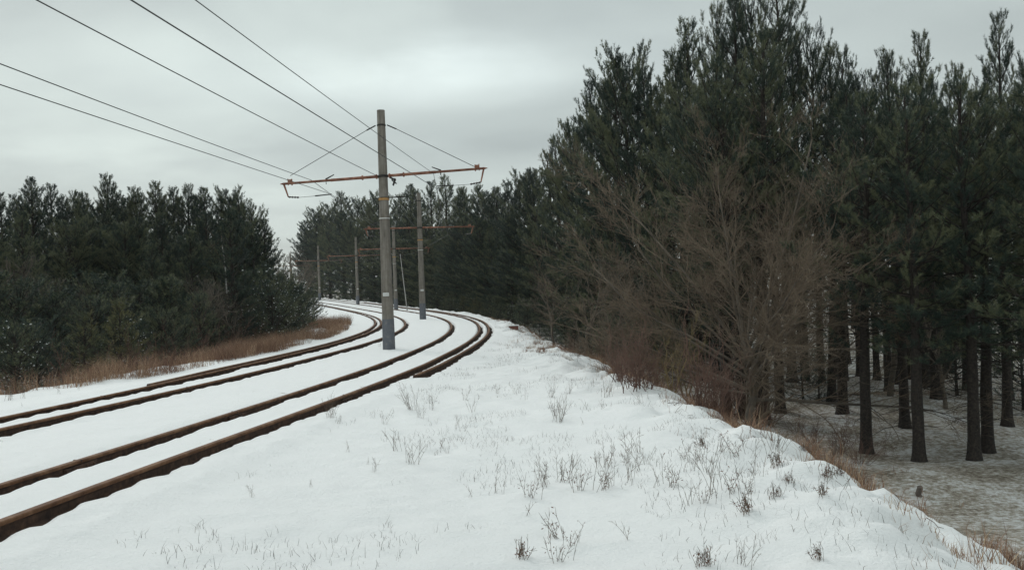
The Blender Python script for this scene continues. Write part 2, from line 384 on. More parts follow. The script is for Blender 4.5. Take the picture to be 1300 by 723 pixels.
def trough(key, seed, lw=.045, rw=.19, deep=.17, on=None):
    o, c = roff(key, sv)
    g = np.ones_like(sv) if on is None else on
    wl = lw + .015 + .02 * (vnoise(sv / .5, sv * 0, seed + 50) + .5); wr = rw * .55 + wscal(sv, seed) * (rw / .17) * .75
    far = np.clip((sv - 60) / 60, 0, 1); wr = wr * (1 - .35 * far)
    lip = .012 * vnoise(sv / .3, sv * 0, seed + 3)
    cc = c
    addcol(o - .05 - wl - .10, cc * .8); addcol(o - .05 - wl, -.012 * g + lip + cc)
    addcol(o - .045 - wl + .012, -deep * g + cc, 1); addcol(o + .05, -deep * g + cc, 1)
    addcol(o + .05 + wr, -(deep - .02) * g + cc, 1); addcol(o + .07 + wr, (-.03) * g + lip + cc); addcol(o + .16 + wr, cc * .8 + 0)
gon = np.clip((sv - GUARD_S) / .05, 0, 1)
def span(fa, fb, n):
    a = OFF[-1] if fa is None else fa + 0 * sv
    for t in np.linspace(0, 1, n + 2)[1:-1]:
        OFF.append(a * (1 - t) + fb * t); DZ.append(0 * sv); MI.append(0)
rL2, _ = roff((2, -1), sv); 
g2o, _ = roff(('g2', 0), sv)
for q in np.concatenate([np.linspace(-19, -9.5, 14), np.linspace(-9.2, -6.0, 24)]): addcol(q, 0)
span(None, g2o - .18, 6)
trough(('g2', 0), 11, rw=.10, on=gon)
trough((2, -1), 12, rw=.25)
span(None, roff((2, 1), sv)[0] - .25, 8)
trough((2, 1), 13)
span(None, roff((1, -1), sv)[0] - .25, 14)
trough((1, -1), 14)
span(None, roff((1, 1), sv)[0] - .25, 8)
trough((1, 1), 15, rw=.15)
trough(('g1', 0), 16, rw=.18, on=gon)
base_o = OFF[-1].copy()
span(None, 5.0, 6)
for q in np.concatenate([np.arange(5.0, 14, .12), np.linspace(14.2, 22, 14)]): addcol(q, 0)
OFFA = np.stack(OFF, 1); DZA = np.stack(DZ, 1)
OFFA = np.maximum.accumulate(OFFA, 1)
Zb = bank_z(np.broadcast_to(S2, OFFA.shape), OFFA) + DZA
lx, ly, lz, lt = line(sv)
BX = lx[:, None] + OFFA * np.cos(lt)[:, None]; BY = ly[:, None] - OFFA * np.sin(lt)[:, None]
mi = np.zeros((len(sv) - 1, OFFA.shape[1] - 1), int)
MIa = np.array(MI)
both = (MIa[:-1] == 1) | (MIa[1:] == 1)
inner = (MIa[:-1] == 1) & (MIa[1:] == 1)
mi[:, inner] = 1
# guard troughs carry no ballast before the guard rail starts
r_, c_ = BX.shape
gcols = np.where(inner)[0]
bank_off = OFFA[:-1, :-1]
for tr in ('g1', 'g2'):
    go, _ = roff((tr, 0), sv[:-1])
    near = np.abs(bank_off - go[:, None]) < .12
    mi[near & (sv[:-1, None] < GUARD_S)] = 0
tag(grid_mesh('railway_embankment_ground', BX, BY, Zb, [M['snow'], M['ballast']], mi=mi.ravel(), smooth=True), kind='structure')

# ------------------------------------------------------------------ rails
prof = np.array([(-.052, -.016), (-.044, -.004), (-.015, 0), (.015, 0), (.044, -.004), (.052, -.016), (.051, -.044), (.016, -.066), (.016, -.155), (.03, -.17), (.095, -.185), (.095, -.20), (-.095, -.20), (-.095, -.185), (-.03, -.17), (-.016, -.155), (-.016, -.066), (-.051, -.044)])
HEAD_EDGES = {0, 1, 2, 3, 4, 5, 17}
def make_rail(name, key, s0, s1, parent, rnd):
    s = np.concatenate([np.arange(s0, min(s1, 90), .4), np.arange(90, s1, 1.0)]) if s1 > 90 else np.arange(s0, s1, .4)
    o, c = roff(key, s); wv = .006 * vnoise(s / 3, s * 0, rnd)
    x, y, z, th = line(s)
    px = o[:, None] + wv[:, None] - prof[None, :, 0] * -1
    V = np.stack([x[:, None] + px * np.cos(th)[:, None], y[:, None] - px * np.sin(th)[:, None], (z + c)[:, None] + prof[None, :, 1] + .0 * px], -1)
    n, m = V.shape[:2]; idx = np.arange(n * m).reshape(n, m)
    Q = np.stack([idx[:-1], idx[1:], np.roll(idx[1:], -1, 1), np.roll(idx[:-1], -1, 1)], -1).reshape(-1, 4)
    T = [[idx[e, 0], idx[e, i], idx[e, i + 1]] for e in (0, -1) for i in range(1, m - 1)]
    mb = MB(); mb.add(V.reshape(-1, 3), T=T, Q=Q)
    # spikes and base plates every sleeper, near part only
    for ss in np.arange(max(s0, 0) + rnd * .13 % .5, min(s1, 42), .6):
        oo, cc = roff(key, ss); p = at_line(ss, oo, cc - .197); a = line(ss)[3]; R = Matrix.Rotation(-a, 3, 'Z')
        mb.box(p, (.34, .15, .018), R)
        for e in (-1, 1):
            mb.box(p + np.array(R @ Vector((e * .105, 0, .03))), (.035, .05, .05), R)
    QQ = np.concatenate(mb.Q); mi_ = np.zeros(len(QQ) + len(T), int); k_ = (n - 1) * m
    mi_[:k_] = np.tile([1 if e in HEAD_EDGES else 0 for e in range(m)], n - 1)
    return mesh_obj(name, np.concatenate(mb.V), np.concatenate(mb.T), QQ, [M['rail'], M['rail_head']], parent, False, mi=mi_)
def joint(parent, key, s):
    mb = MB(); oo, cc = roff(key, s); a = line(s)[3]; R = Matrix.Rotation(-a, 3, 'Z'); p = at_line(s, oo, cc)
    for e in (-1, 1):
        mb.box(p + np.array(R @ Vector((e * .042, 0, -.11))), (.05, .72, .09), R)
        for k in (-.27, -.1, .1, .27):
            q = p + np.array(R @ Vector((e * .06, k, -.11))); d = np.array(R @ Vector((e * .035, 0, 0)))
            mb.tube([q, q + d], .02, 6)
    mb.box(p + np.array([0, 0, -.0265]), (.122, .02, .055), R)
    mb.build('rail_joint', M['rail'], parent)
def s_at(px, py, key):
    best = None
    for s in np.arange(0, 80, .1):
        oo, cc = roff(key, s); p = at_line(s, oo, cc); q = project(p)
        d = (q[0] - px)**2 + (q[1] - py)**2
        if best is None or d < best[0]: best = (d, s)
    return float(best[1])
def project(p):
    d = Vector(p) - Vector((0, 0, ZC)); yc = d.dot(fw)
    return 650 + FPX * d.dot(cx) / yc, 361.5 - FPX * d.dot(cy) / yc
T1 = empty('railway_track', tuple(at_line(0, D1))); T1.location = (0, 0, 0)
tag(T1, 'rusty rails of the right hand track, nearer the wide snowy shoulder with dry weeds', 'railway track', 'two parallel tracks')
T2 = empty('railway_track'); tag(T2, 'rusty rails of the left hand track, beside the strip of red dry grass', 'railway track', 'two parallel tracks')
ra = make_rail('rail', (1, -1), -38, 300, T1, 1); rb = make_rail('rail', (1, 1), -38, 300, T1, 2)
rc = make_rail('rail', (2, -1), -38, 300, T2, 3); rd = make_rail('rail', (2, 1), -38, 300, T2, 4)
make_rail('guard_rail', ('g1', 0), GUARD_S, 130, T1, 5); make_rail('guard_rail', ('g2', 0), GUARD_S, 130, T2, 6)
for px, py, key, pr in ((100, 584, (1, -1), ra), (299, 523, (1, -1), ra), (498, 455, (1, -1), ra), (440, 502, (1, 1), rb), (240, 491, (2, 1), rd), (365, 451, (2, -1), rc), (130, 500, (2, -1), rc)):
    joint(pr, key, s_at(px, py, key))

# ------------------------------------------------------------------ poles
PH = 9.9; ARM = PH - 2.72
def make_pole():
    root = empty('overhead_line_pole')
    f = lambda z: .255 - .0095 * z
    def ring(z0, z1, n, extra=0.0):
        zs = np.linspace(z0, z1, n); return [(0, 0, z) for z in zs], [f(z) + extra for z in zs]
    p, r = ring(1.28, PH, 12); o = MB().tube(p, r, 12).build('concrete_shaft', M['concrete'], root, False)
    p, r = ring(-.4, 1.28, 4, .006); MB().tube(p, r, 12).build('painted_foot', M['blue_paint'], root)
    t = MB().box((-.0, -(f(2.3) + .012), 2.3), (.25, .02, .14)).build('number_plate', M['white'], root)
    mk = MB()
    for k, (xx, hh) in enumerate(((-.08, .07), (-.055, .04), (-.02, .07), (.02, .07), (.045, .045), (.08, .07))): mk.box((xx, -(f(2.3) + .024), 2.3), (.012, .004, hh))
    mk.build('worn_digits', M['mark'], t)
    for z, h, mm, nm in ((ARM - .95, .11, 'ochre', 'ochre_band'), (ARM - 1.75, .035, 'white', 'wire_band'), (ARM, .10, 'iron', 'arm_clamp'), (ARM - .9, .03, 'iron', 'lower_clamp'), (PH - .62, .06, 'iron', 'stay_collar')):
        zz_ = np.array([z - h / 2, z + h / 2]); MB().tube([(0, 0, a) for a in zz_], [f(a) + .018 for a in zz_], 16).build(nm, M[mm], root, True)
    for e in (-1, 1):
        # arm tube, thicker in the inner half, with flanges
        x0, x1 = f(ARM) + .03, 4.2
        mb = MB(); mb.tube([(e * x0, 0, 0), (e * 2.2, 0, 0), (e * 2.2, 0, 0), (e * x1, 0, 0)], [.062, .062, .052, .05], 10)
        for fx in (x0 + .03, x0 + .62): mb.tube([(e * fx, 0, 0), (e * (fx + .05), 0, 0)], .10, 10)
        mb.tube([(e * x1, 0, 0), (e * (x1 + .14), 0, 0)], [.05, .012], 8)
        a = mb.build('cross_arm', M['rust'], root, True); a.location = (0, 0, ARM)
        mb = MB(); mb.box((e * (x1 - .28), 0, .10), (.13, .10, .12)); mb.tube([(e * (x1 - .36), 0, -.09), (e * (x1 - .36), 0, .18)], .03, 6); mb.tube([(e * (x1 - .2), 0, -.08), (e * (x1 - .2), 0, .2)], .02, 6)
        mb.build('stay_anchor', M['rust'], a)
        mb = MB(); mb.tube([(e * (x1 - .02), 0, -.03), (e * (x1 - .17), 0, -.56)], [.045, .03], 6); mb.build('drop_bracket', M['rust'], a)
        ix = np.linspace(0, 1, 9); d0 = np.array([e * (x1 - .17), 0, -.56]); d1 = np.array([e * (x1 - .62), 0, -.61])
        mb = MB(); mb.tube([d0 + (d1 - d0) * t_ for t_ in ix], [.02, .045, .02, .045, .02, .045, .02, .045, .02], 8); mb.build('insulator', M['porcelain'], a)
        cxt = 2.35                                               # over the track: registration cord and hanger
        mb = MB(); mb.tube([d1, (e * (cxt + .05), 0, -.60)], .008, 4); mb.tube([(e * (cxt + .55), 0, -.60), (e * (cxt - .15), .0, -.58)], [.03, .022], 6); mb.build('registration_arm', M['iron'], a)
        mb = MB(); mb.tube([(e * (cxt - .3), 0, .22), (e * (cxt + .05), 0, .06), (e * (cxt + .05), 0, -.15)], [.02, .035, .02], 6); mb.build('wire_hanger', M['iron'], a)
        mb = MB(); mb.tube([(e * .24, 0, PH - .62), (e * .62, 0, PH - .80)], .028, 6); mb.tube([(e * .62, 0, PH - .80), (e * (x1 - .3), 0, ARM + .18)], .013, 5); mb.build('stay_cable', M['iron'], root)
    mb = MB(); mb.tube([(.26, 0, ARM - .05), (.5, 0, ARM - .18), (.42, 0, ARM - .42)], [.04, .05, .02], 6); mb.box((.45, 0, ARM - .25), (.26, .06, .05), Matrix.Rotation(.7, 3, 'Y')); mb.box((.45, 0, ARM - .25), (.05, .06, .3), Matrix.Rotation(.35, 3, 'Y'))
    mb.build('feeder_clamp', M['iron'], root)
    mb = MB(); mb.tube([(.2, 0, ARM - .9), (.75, 0, ARM - .88), (1.0, 0, ARM - .9)], [.02, .035, .012], 6); mb.build('lower_rod', M['iron'], root); mb = MB(); mb.tube([(-.2, 0, ARM - .9), (-.9, 0, ARM - 1.0)], [.018, .01], 6)
    mb.build('lower_rod', M['iron'], root)
    return root
proto = make_pole(); bpy.context.view_layer.update(); register(proto)
poles = []
pole_px = [((494, 445), 141, 'nearest and tallest looking of the poles, grey concrete with blue foot and white number plate'),
           ((537, 406.8), 246, 'second nearest concrete pole, rusty arm against the dark pines right of the tallest pole'),
           ((503, 395.5), 289, 'concrete pole half hidden directly behind the tallest pole'),
           ((454.5, 388.5), 303, 'slim grey pole standing alone between the tallest pole and the far pale one'),
           ((406, 380.5), 311, 'farthest clear pole, pale with a thickened foot where the tracks vanish left'),
           ((373, 377), 320, 'faint pole beyond the left shrubs, almost lost against bare trees')]
PS = []
for i, (b, top, lab) in enumerate(pole_px):
    px = b[1] - top
    Y = PH * FPX / px
    p = ray(b[0], b[1], Y); s, o = to_line([p.x], [p.y]); s = float(s[0]); o = float(o[0]); o = max(-1.6, min(1.6, o))
    q = at_line(s, o); q[2] = gz(q[0], q[1]) - .02
    PS.append((s, o, q))
    r = proto if i == 0 else copy_tree(proto)
    r.location = q; r.rotation_euler.z = -float(line(s)[3]); r['label'] = lab; r['category'] = 'utility pole'; r['group'] = 'overhead line poles between the tracks'
    poles.append(r); print('pole', i, round(s, 1), round(o, 2), [round(float(v), 1) for v in q], 'base px', [round(v) for v in project(q)], 'top', [round(v) for v in project(q + np.array([0, 0, PH]))], b, top)
for ch in KIDS[proto.name]:
    if ch.name.startswith('cross_arm'): ch.rotation_euler.y = -.035

# ------------------------------------------------------------------ overhead wires
def catenary(P, sag, n=14):
    out = []
    for a, b in zip(P[:-1], P[1:]):
        t = np.linspace(0, 1, n)[:-1]; q = a + (b - a) * t[:, None]; q[:, 2] -= sag * 4 * t * (1 - t); out.append(q)
    return np.concatenate(out + [P[-1:]])
def wire(P, r, label, group=None, sag=.12):
    mb = MB(); mb.tube(catenary(np.array(P, U8), sag), r, 5, False); tag(mb.build('overhead_wire', M['wire'], None, True), label, 'wire', group)
def over(i, lat, z):     # point over pole i: lateral offset from the pole, height above its foot
    s, o, q = PS[i]; th = float(line(s)[3]); return np.array([q[0] + lat * math.cos(th), q[1] - lat * math.sin(th), q[2] + z])
def back(p, px, py, Y0, extra=26):
    """carry the wire from pole point p toward the camera side through the spot (px,py) at distance Y0 and on behind"""
    a = ray(px, py, Y0); a = np.array(a); d = (a - p); L = np.linalg.norm(d); return p + d / L * (L + extra)
zc = ARM - .60
c_t2 = [over(0, -2.35, zc), over(1, -2.35, zc), over(2, -2.35, zc), over(3, -2.35, zc), over(4, -2.35, zc)]
c_t1 = [over(0, 2.2, zc), over(1, 2.2, zc), over(2, 2.2, zc), over(3, 2.2, zc), over(4, 2.2, zc)]
h_t2 = [over(i, -3.0 if i == 0 else -2.6, ARM - .05) for i in range(5)]
h_t1 = [over(i, 2.1, ARM + .02) for i in range(5)]
wire([back(c_t2[0], 0, 104, 15.5)] + c_t2, .011, 'contact wire over the left track, lowest of the wires at the left edge', 'overhead wires of the tram line', .05)
wire([back(h_t2[0], 0, 73, 15.8)] + h_t2, .012, 'carrier wire over the left track, just above the lowest wire at left', 'overhead wires of the tram line', .12)
wire([back(over(0, -.25, ARM + .02), 70, 0, 13.6), over(0, -.25, ARM + .02), over(1, -.25, ARM)], .012, 'feeder wire ending at the clamp on the tallest pole', 'overhead wires of the tram line', .16)
wire([back(c_t1[0], 175, 0, 11.6)] + c_t1, .012, 'contact wire over the right track, passing behind the tallest pole', 'overhead wires of the tram line', .06)
wire([back(h_t1[0], 263, 0, 13.3)] + h_t1, .009, 'thin carrier wire over the right track, hung from the right rusty arm', 'overhead wires of the tram line', .14)

# ------------------------------------------------------------------ vegetation generators
def needles(P, D, L, n, nl, wd, rng):
    Np = len(P); t = rng.random((Np, n))**.8
    r = unit(rng.normal(size=(Np, n, 3))); dd = D[:, None, :]
    rad = unit(r - (r * dd).sum(-1, keepdims=True) * dd)
    nd = unit(dd * rng.uniform(.5, 1.1, (Np, n, 1)) + rad * .75)
    base = P[:, None, :] + dd * (t[..., None] * L[:, None, None])
    ln = nl * rng.uniform(.7, 1.25, (Np, n, 1))
    side = unit(np.cross(nd, rng.normal(size=(Np, n, 3)))) * wd / 2
    V = np.stack([base + side, base - side, base + nd * ln], 2).reshape(-1, 3)
    T = np.arange(len(V)).reshape(-1, 3)
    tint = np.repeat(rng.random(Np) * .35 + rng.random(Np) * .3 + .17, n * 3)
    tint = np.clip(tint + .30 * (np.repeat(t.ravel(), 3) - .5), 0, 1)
    return V, T, tint
TOPZ = {}
def pine(name, seed, H, cb, R, dens=1.0, shape='forest', nmat='needles', n_need=24, nl=.115, wd=.018, snow=0.0, dead=0, girth=.0145, gap=1.0):
    """H height, cb crown base height, R crown radius"""
    rng = np.random.default_rng(seed)
    root = empty(name)
    K = 9; tz = np.linspace(-.4, H * .97, K); wob = np.cumsum(rng.normal(0, .045 * H / 12, (K, 2)), 0) * np.linspace(0, 1, K)[:, None]
    tp = np.concatenate([wob, tz[:, None]], 1); tr = girth * H * (1 - tz / H)**.75 * 1.0 + .015; tr[0] *= 1.0
    _bz = np.array([-.5, -.05, .12, .35, .8]); _bx = np.interp(_bz, tz, tp[:, 0]); _by = np.interp(_bz, tz, tp[:, 1]); _br = np.interp(_bz, tz, tr) * np.array([1.75, 1.55, 1.3, 1.12, 1.0])
    kk = tz > 1.0; zz_ = np.linspace(1.3, H * .97, 16); tp2 = np.concatenate([np.column_stack([_bx, _by, _bz]), np.column_stack([np.interp(zz_, tz, tp[:, 0]) + rng.normal(0, .008, 16), np.interp(zz_, tz, tp[:, 1]) + rng.normal(0, .008, 16), zz_])]); tr2 = np.concatenate([_br, np.interp(zz_, tz, tr) * rng.uniform(.93, 1.07, 16)])
    mb = MB(); mb.tube(tp2, tr2, 10)
    def axis(z): return np.array([np.interp(z, tz, tp[:, 0]), np.interp(z, tz, tp[:, 1]), z])
    SP = []; SD = []; SL = []; BT = []; BR = []; BRr = []
    z = cb
    while z < H * .99:
        t = (z - cb) / (H - cb)
        if shape == 'cone': prof_ = (1 - t)**.8 * (.35 + .65 * min(1, t * 6 + .4))
        elif shape == 'round': prof_ = math.sqrt(max(0, 1 - (t * 1.0)**2.2)) * (.55 + .45 * min(1, t * 3))
        else: prof_ = (1 - t**1.6)**.9 * (.55 + .45 * min(1, t * 3.2))
        nb = max(4, int(rng.integers(5, 8) * (1 if t < .85 else .8)))
        az0 = rng.random() * 2 * PI
        for k in range(nb):
            L = R * prof_ * rng.uniform(.5, 1.25) + .22
            if rng.random() < .14: continue
            az = az0 + k * 2 * PI / nb + rng.normal(0, .25); zb = z + rng.normal(0, .12)
            el = math.radians(-6 + 62 * t**1.1 + rng.normal(0, 9))
            d = np.array([math.cos(az) * math.cos(el), math.sin(az) * math.cos(el), math.sin(el)])
            m = 6; u = np.linspace(0, 1, m); up_ = (.22 + .1 * rng.random()) * L; btint = rng.normal(0, .22)
            pts = axis(min(zb, H * .97)) + d * (u[:, None] * L) + np.array([0, 0, 1]) * (u**2.2)[:, None] * up_ + np.cumsum(rng.normal(0, .02 * L, (m, 3)), 0) * u[:, None]
            BR.append(pts); BRr.append(np.linspace(.011 + .013 * L, .007, m))
            # branchlets
            nsub = max(4, int(L / .125 * dens))
            for q in range(nsub):
                uu = rng.uniform(.16, 1.0)**.6
                p = np.array([np.interp(uu, u, pts[:, c]) for c in range(3)])
                i_ = min(m - 2, int(uu * (m - 1))); ax = pts[i_ + 1] - pts[i_]; ax = ax / np.linalg.norm(ax)
                side = np.cross(ax, [0, 0, 1]); side /= (np.linalg.norm(side) + 1e-9)
                sl_ = (.18 + .42 * L * .45 * (1.15 - uu)) * rng.uniform(.5, 1.2)
                sd_ = ax * .75 + side * rng.choice([-1, 1]) * rng.uniform(.3, 1) + np.array([0, 0, rng.uniform(-.1, .55)])
                sd_ /= np.linalg.norm(sd_)
                ns = max(1, int(sl_ / .16))
                for j in range(ns):
                    f = (j + .6) / ns
                    dv_ = sd_ + rng.normal(0, .3, 3) + np.array([0, 0, .45 + .45 * t]); dv_ /= np.linalg.norm(dv_)
                    SP.append(p + sd_ * sl_ * f * .9); SD.append(dv_); SL.append(rng.uniform(.18, .36)); BT.append(btint)
            dv_ = (pts[-1] - pts[-2]); dv_ = dv_ / np.linalg.norm(dv_) + np.array([0, 0, .45]); SP.append(pts[-1]); SD.append(dv_ / np.linalg.norm(dv_)); SL.append(.3); BT.append(btint)
        z += rng.uniform(.34, .58) * (H / 12)**.5 * (1.15 - .45 * t) * gap
    for k in range(5): SP.append(axis(H * .97) + rng.normal(0, .05, 3)); SD.append(unit(np.array([rng.normal(0, .3), rng.normal(0, .3), 1.]))); SL.append(.35); BT.append(0)
    # dead lower branches
    for k in range(dead):
        zb = rng.uniform(cb * .35, cb * 1.2); az = rng.random() * 2 * PI; L = rng.uniform(.5, 1.9); m = 6; u = np.linspace(0, 1, m)
        d = np.array([math.cos(az), math.sin(az), rng.uniform(-.25, .2)])
        BR.append(axis(zb) + d * (u[:, None] * L) + np.array([0, 0, -.15]) * (u**2)[:, None] * L + np.cumsum(rng.normal(0, .03, (m, 3)), 0)); BRr.append(np.linspace(.02, .005, m))
    V, Q = tubes(np.stack(BR), np.stack(BRr), 3); mb.add(V, Q=Q)
    tk = mb.build('trunk', M['bark'], root, True)
    P = np.stack(SP); D = np.stack(SD); L = np.array(SL)
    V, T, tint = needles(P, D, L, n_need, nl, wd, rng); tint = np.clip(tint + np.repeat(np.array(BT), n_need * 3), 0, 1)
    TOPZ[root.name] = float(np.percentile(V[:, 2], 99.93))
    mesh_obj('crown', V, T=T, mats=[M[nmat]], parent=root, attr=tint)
    if snow > 0:
        k = rng.random(len(P)) < snow; Pk = P[k] + D[k] * .12; n_ = len(Pk); ang = np.arange(6) * PI / 3
        rr = rng.uniform(.02, .085, (n_, 1)) * (.7 + .5 * rng.random((n_, 6)))
        ring_ = np.stack([np.cos(ang) * rr, np.sin(ang) * rr * .8, rng.normal(0, .015, (n_, 6))], -1)
        Vs = np.concatenate([ring_, np.broadcast_to([0, 0, .05], (n_, 1, 3)), np.broadcast_to([0, 0, -.02], (n_, 1, 3))], 1) + Pk[:, None]
        b_ = (np.arange(n_) * 8)[:, None, None]; tri = np.array([[i, (i + 1) % 6, 6] for i in range(6)] + [[(i + 1) % 6, i, 7] for i in range(6)])
        mesh_obj('snow_lumps', Vs.reshape(-1, 3), T=(tri[None] + b_).reshape(-1, 3), mats=[M['snow']], parent=root, smooth=True)['kind'] = 'stuff'
    return root, len(P)

def bare(name, seed, trunk, levels, mats, r0, spread=1.0, upb=.12, parent=None, thin=.006, tl=2, jit=1.0, slim=1.0):
    """bare branching tree. trunk: list of (start, dir, length, radius); levels: list of (children, length ratio, angle deg, min t)"""
    rng = np.random.default_rng(seed); root = empty(name); jit_ = jit
    cur = [(np.array(p, U8), unit(np.array(d, U8)), L, r) for p, d, L, r in trunk]
    trunkmb = MB(); twigs = MB()
    m = 6; u = np.linspace(0, 1, m)
    for lv in range(len(levels) + 1):
        P0 = np.stack([c[0] for c in cur]); D0 = np.stack([c[1] for c in cur]); L0 = np.array([c[2] for c in cur]); R0 = np.array([c[3] for c in cur]); n = len(cur)
        jt = np.cumsum(rng.normal(0, .05 * jit_ if lv else .035, (n, m, 3)), 1) * L0[:, None, None] * u[None, :, None]
        bend = rng.normal(0, .10, (n, 1, 3)) + np.array([0, 0, upb * (1.0 if lv < 3 else 1.3)])
        pts = P0[:, None] + D0[:, None] * (u[None, :, None] * L0[:, None, None]) + bend * (u**2)[None, :, None] * L0[:, None, None] + jt
        last = lv == len(levels)
        rad = R0[:, None] * (1 - (.75 if last else .62) * u[None]) ; rad = np.maximum(rad, thin * .8)
        V, Q = tubes(pts, rad, 8 if lv == 0 else (6 if lv == 1 else 3)); (trunkmb if lv < tl else twigs).add(V, Q=Q)
        if last: break
        nc, lr, ang, mt = levels[lv]; nxt = []
        for i in range(n):
            k = max(2, int(rng.poisson(nc) if lv > 1 else nc))
            tt = np.sort(rng.uniform(mt, 1, k)); tt[-1] = 1.0
            for j, t in enumerate(tt):
                p = np.array([np.interp(t, u, pts[i, :, c]) for c in range(3)])
                a_ = pts[i, min(m - 1, int(t * (m - 1)) + 1)] - pts[i, min(m - 2, int(t * (m - 1)))]; a_ /= np.linalg.norm(a_) + 1e-9
                v = rng.normal(size=3); v -= v.dot(a_) * a_; v /= np.linalg.norm(v)
                an = math.radians(ang) * rng.uniform(.55, 1.25) * (.5 if t == 1.0 else 1)
                d = a_ * math.cos(an) + v * math.sin(an) * spread; d /= np.linalg.norm(d)
                rr = R0[i] * (1 - .62 * t) * rng.uniform(.55, .8) * slim
                nxt.append((p, d, L0[i] * lr * rng.uniform(.65, 1.2) * (1.15 - .35 * t), max(rr, thin)))
        cur = nxt
    tr = trunkmb.build('trunk', M[mats[0]], root, True); tw = twigs.build('crown', M[mats[1]], root, False)
    return root

def scale_copy(protos, i, x, y, H, lab, cat, group, rng, z=None, sxy=1.0):
    pr, h0 = protos[i]
    if pr.name not in USED: r = pr; USED.add(pr.name)
    else: r = copy_tree(pr)
    k = H / TOPZ.get(pr.name, h0); r.scale = (k * sxy, k * sxy, k)
    r.location = (x, y, (gz(x, y) if z is None else z) - .05); r.rotation_euler = (rng.normal(0, .015), rng.normal(0, .015), rng.random() * 2 * PI)
    tag(r, lab, cat, group); return r
USED = set()
VEG = True

# ------------------------------------------------------------------ pine kinds
RNG = np.random.default_rng(77)
F = []      # forest pines, bare lower stem
for k, (H, cb, R, sh) in enumerate([(12, 3.6, 2.5, 'forest'), (12, 3.2, 2.2, 'forest'), (12, 4.2, 2.7, 'round'), (12, 3.4, 2.0, 'cone')]):
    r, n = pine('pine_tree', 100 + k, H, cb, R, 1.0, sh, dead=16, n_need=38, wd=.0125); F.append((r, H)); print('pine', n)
IN = []     # shaded inner pines, high thin crowns
for k, (H, cb, R, sh) in enumerate([(12, 6.6, 1.7, 'round'), (12, 6.0, 1.6, 'forest'), (12, 7.0, 1.9, 'round')]):
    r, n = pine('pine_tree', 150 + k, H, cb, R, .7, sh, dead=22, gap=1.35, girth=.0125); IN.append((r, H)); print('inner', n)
Eg = []     # edge pines, foliage nearly to the ground
for k, (H, cb, R, sh) in enumerate([(11, .7, 2.5, 'forest'), (11, .5, 2.3, 'cone'), (11, .9, 2.8, 'round'), (11, .6, 2.1, 'forest')]):
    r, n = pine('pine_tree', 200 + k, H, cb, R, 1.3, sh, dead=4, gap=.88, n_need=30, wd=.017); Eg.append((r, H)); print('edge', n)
Yg = []     # young pines / bushy
for k, (H, cb, R, sh, mm, sn) in enumerate([(4, .15, 1.35, 'cone', 'needles', 0.0), (4, .1, 1.6, 'round', 'needles', .0), (4, .1, 1.5, 'round', 'needles', .09), (4, .15, 1.3, 'cone', 'needles_light', 0)]):
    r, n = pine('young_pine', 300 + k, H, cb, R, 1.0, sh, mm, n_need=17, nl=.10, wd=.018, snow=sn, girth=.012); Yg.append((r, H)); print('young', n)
bpy.context.view_layer.update()
for r, _ in F + IN + Eg + Yg: register(r)
# one tint for a yellowish edge pine
def place(protos, px, top, Y, lab, group, kind=None, sxy=1.0, cat='pine tree', clear=None):
    p = ray(px, top, Y)
    while clear is not None and to_line([p.x], [p.y])[1][0] < clear and Y < 260: Y += 1.0; p = ray(px, top, Y)
    g = gz(p.x, p.y); H = max(1.2, p.z - g)
    i = int(RNG.integers(len(protos))) if kind is None else kind
    return scale_copy(protos, i, p.x, p.y, H, lab, cat, group, RNG, sxy=sxy)
occupied = []
# skyline rows --------------------------------------------------------------
left_sky = [(31,250,57),(78,248,56),(98,250,59),(120,252,56),(150,250,58),(207,248,57),(228,250,60),(250,248,58),(275,250,57),(298,250,57),(-25,238,58),(2,243,57),(20,246,60),(42,225,56),(66,232,58),(88,240,60),(108,243,57),(138,220,56),(163,243,60),(180,236,57),(198,229,56),(217,236,59),(238,233,57),(262,236,55),(288,235,58),(305,246,55),(318,256,54),(330,276,52),(-60,230,60)]
for k, (px, top, Y) in enumerate(left_sky):
    lab = 'dark pine on the skyline of the left woodland'
    if px == 138: lab = 'tallest spiky pine rising above the left woodland skyline'
    if px == 330: lab = 'rightmost pine of the left woodland, beside the pale gap of sky'
    if px == 42: lab = 'pointed pine sticking up near the left end of the left woodland'
    place(Eg, px, top, Y, lab, 'pines of the left woodland', sxy=.9 if (px == 138 or px > 300) else 1.0)
for k in range(28):
    px = -60 + k * 14.6 + RNG.uniform(-5, 5); Y = RNG.uniform(40, 52); top = RNG.uniform(262, 318) + max(0, px - 300) * 1.2
    if px < 325: place(Eg, px, top, Y, 'dark pine in front of the left skyline trees', 'pines of the left woodland', sxy=1.15)
for k in range(26):
    px = -60 + k * 17 + RNG.uniform(-6, 6); Y = RNG.uniform(31, 39); top = RNG.uniform(335, 385)
    if px > 330: top += 20
    p = ray(px, 440, Y); s, o = to_line([p.x], [p.y])
    if o[0] > -9.5: continue
    place(Yg, px, top, Y, 'bushy young pine at the foot of the left woodland', 'young pines along the left track', kind=int(RNG.choice([0, 1])), sxy=1.25, cat='young pine')
for px, top, Y in [(338,330,48),(348,338,50),(357,346,52),(366,350,54),(374,354,57),(382,360,60),(390,366,64),(398,372,68),(344,350,44),(362,366,47),(378,372,52)]:
    place(Yg, px, top, Y, 'snow flecked young pine stepping down to the left bend', 'young pines along the left track', kind=[2, 1, 2][int(Y) % 3], sxy=1.2, cat='young pine')
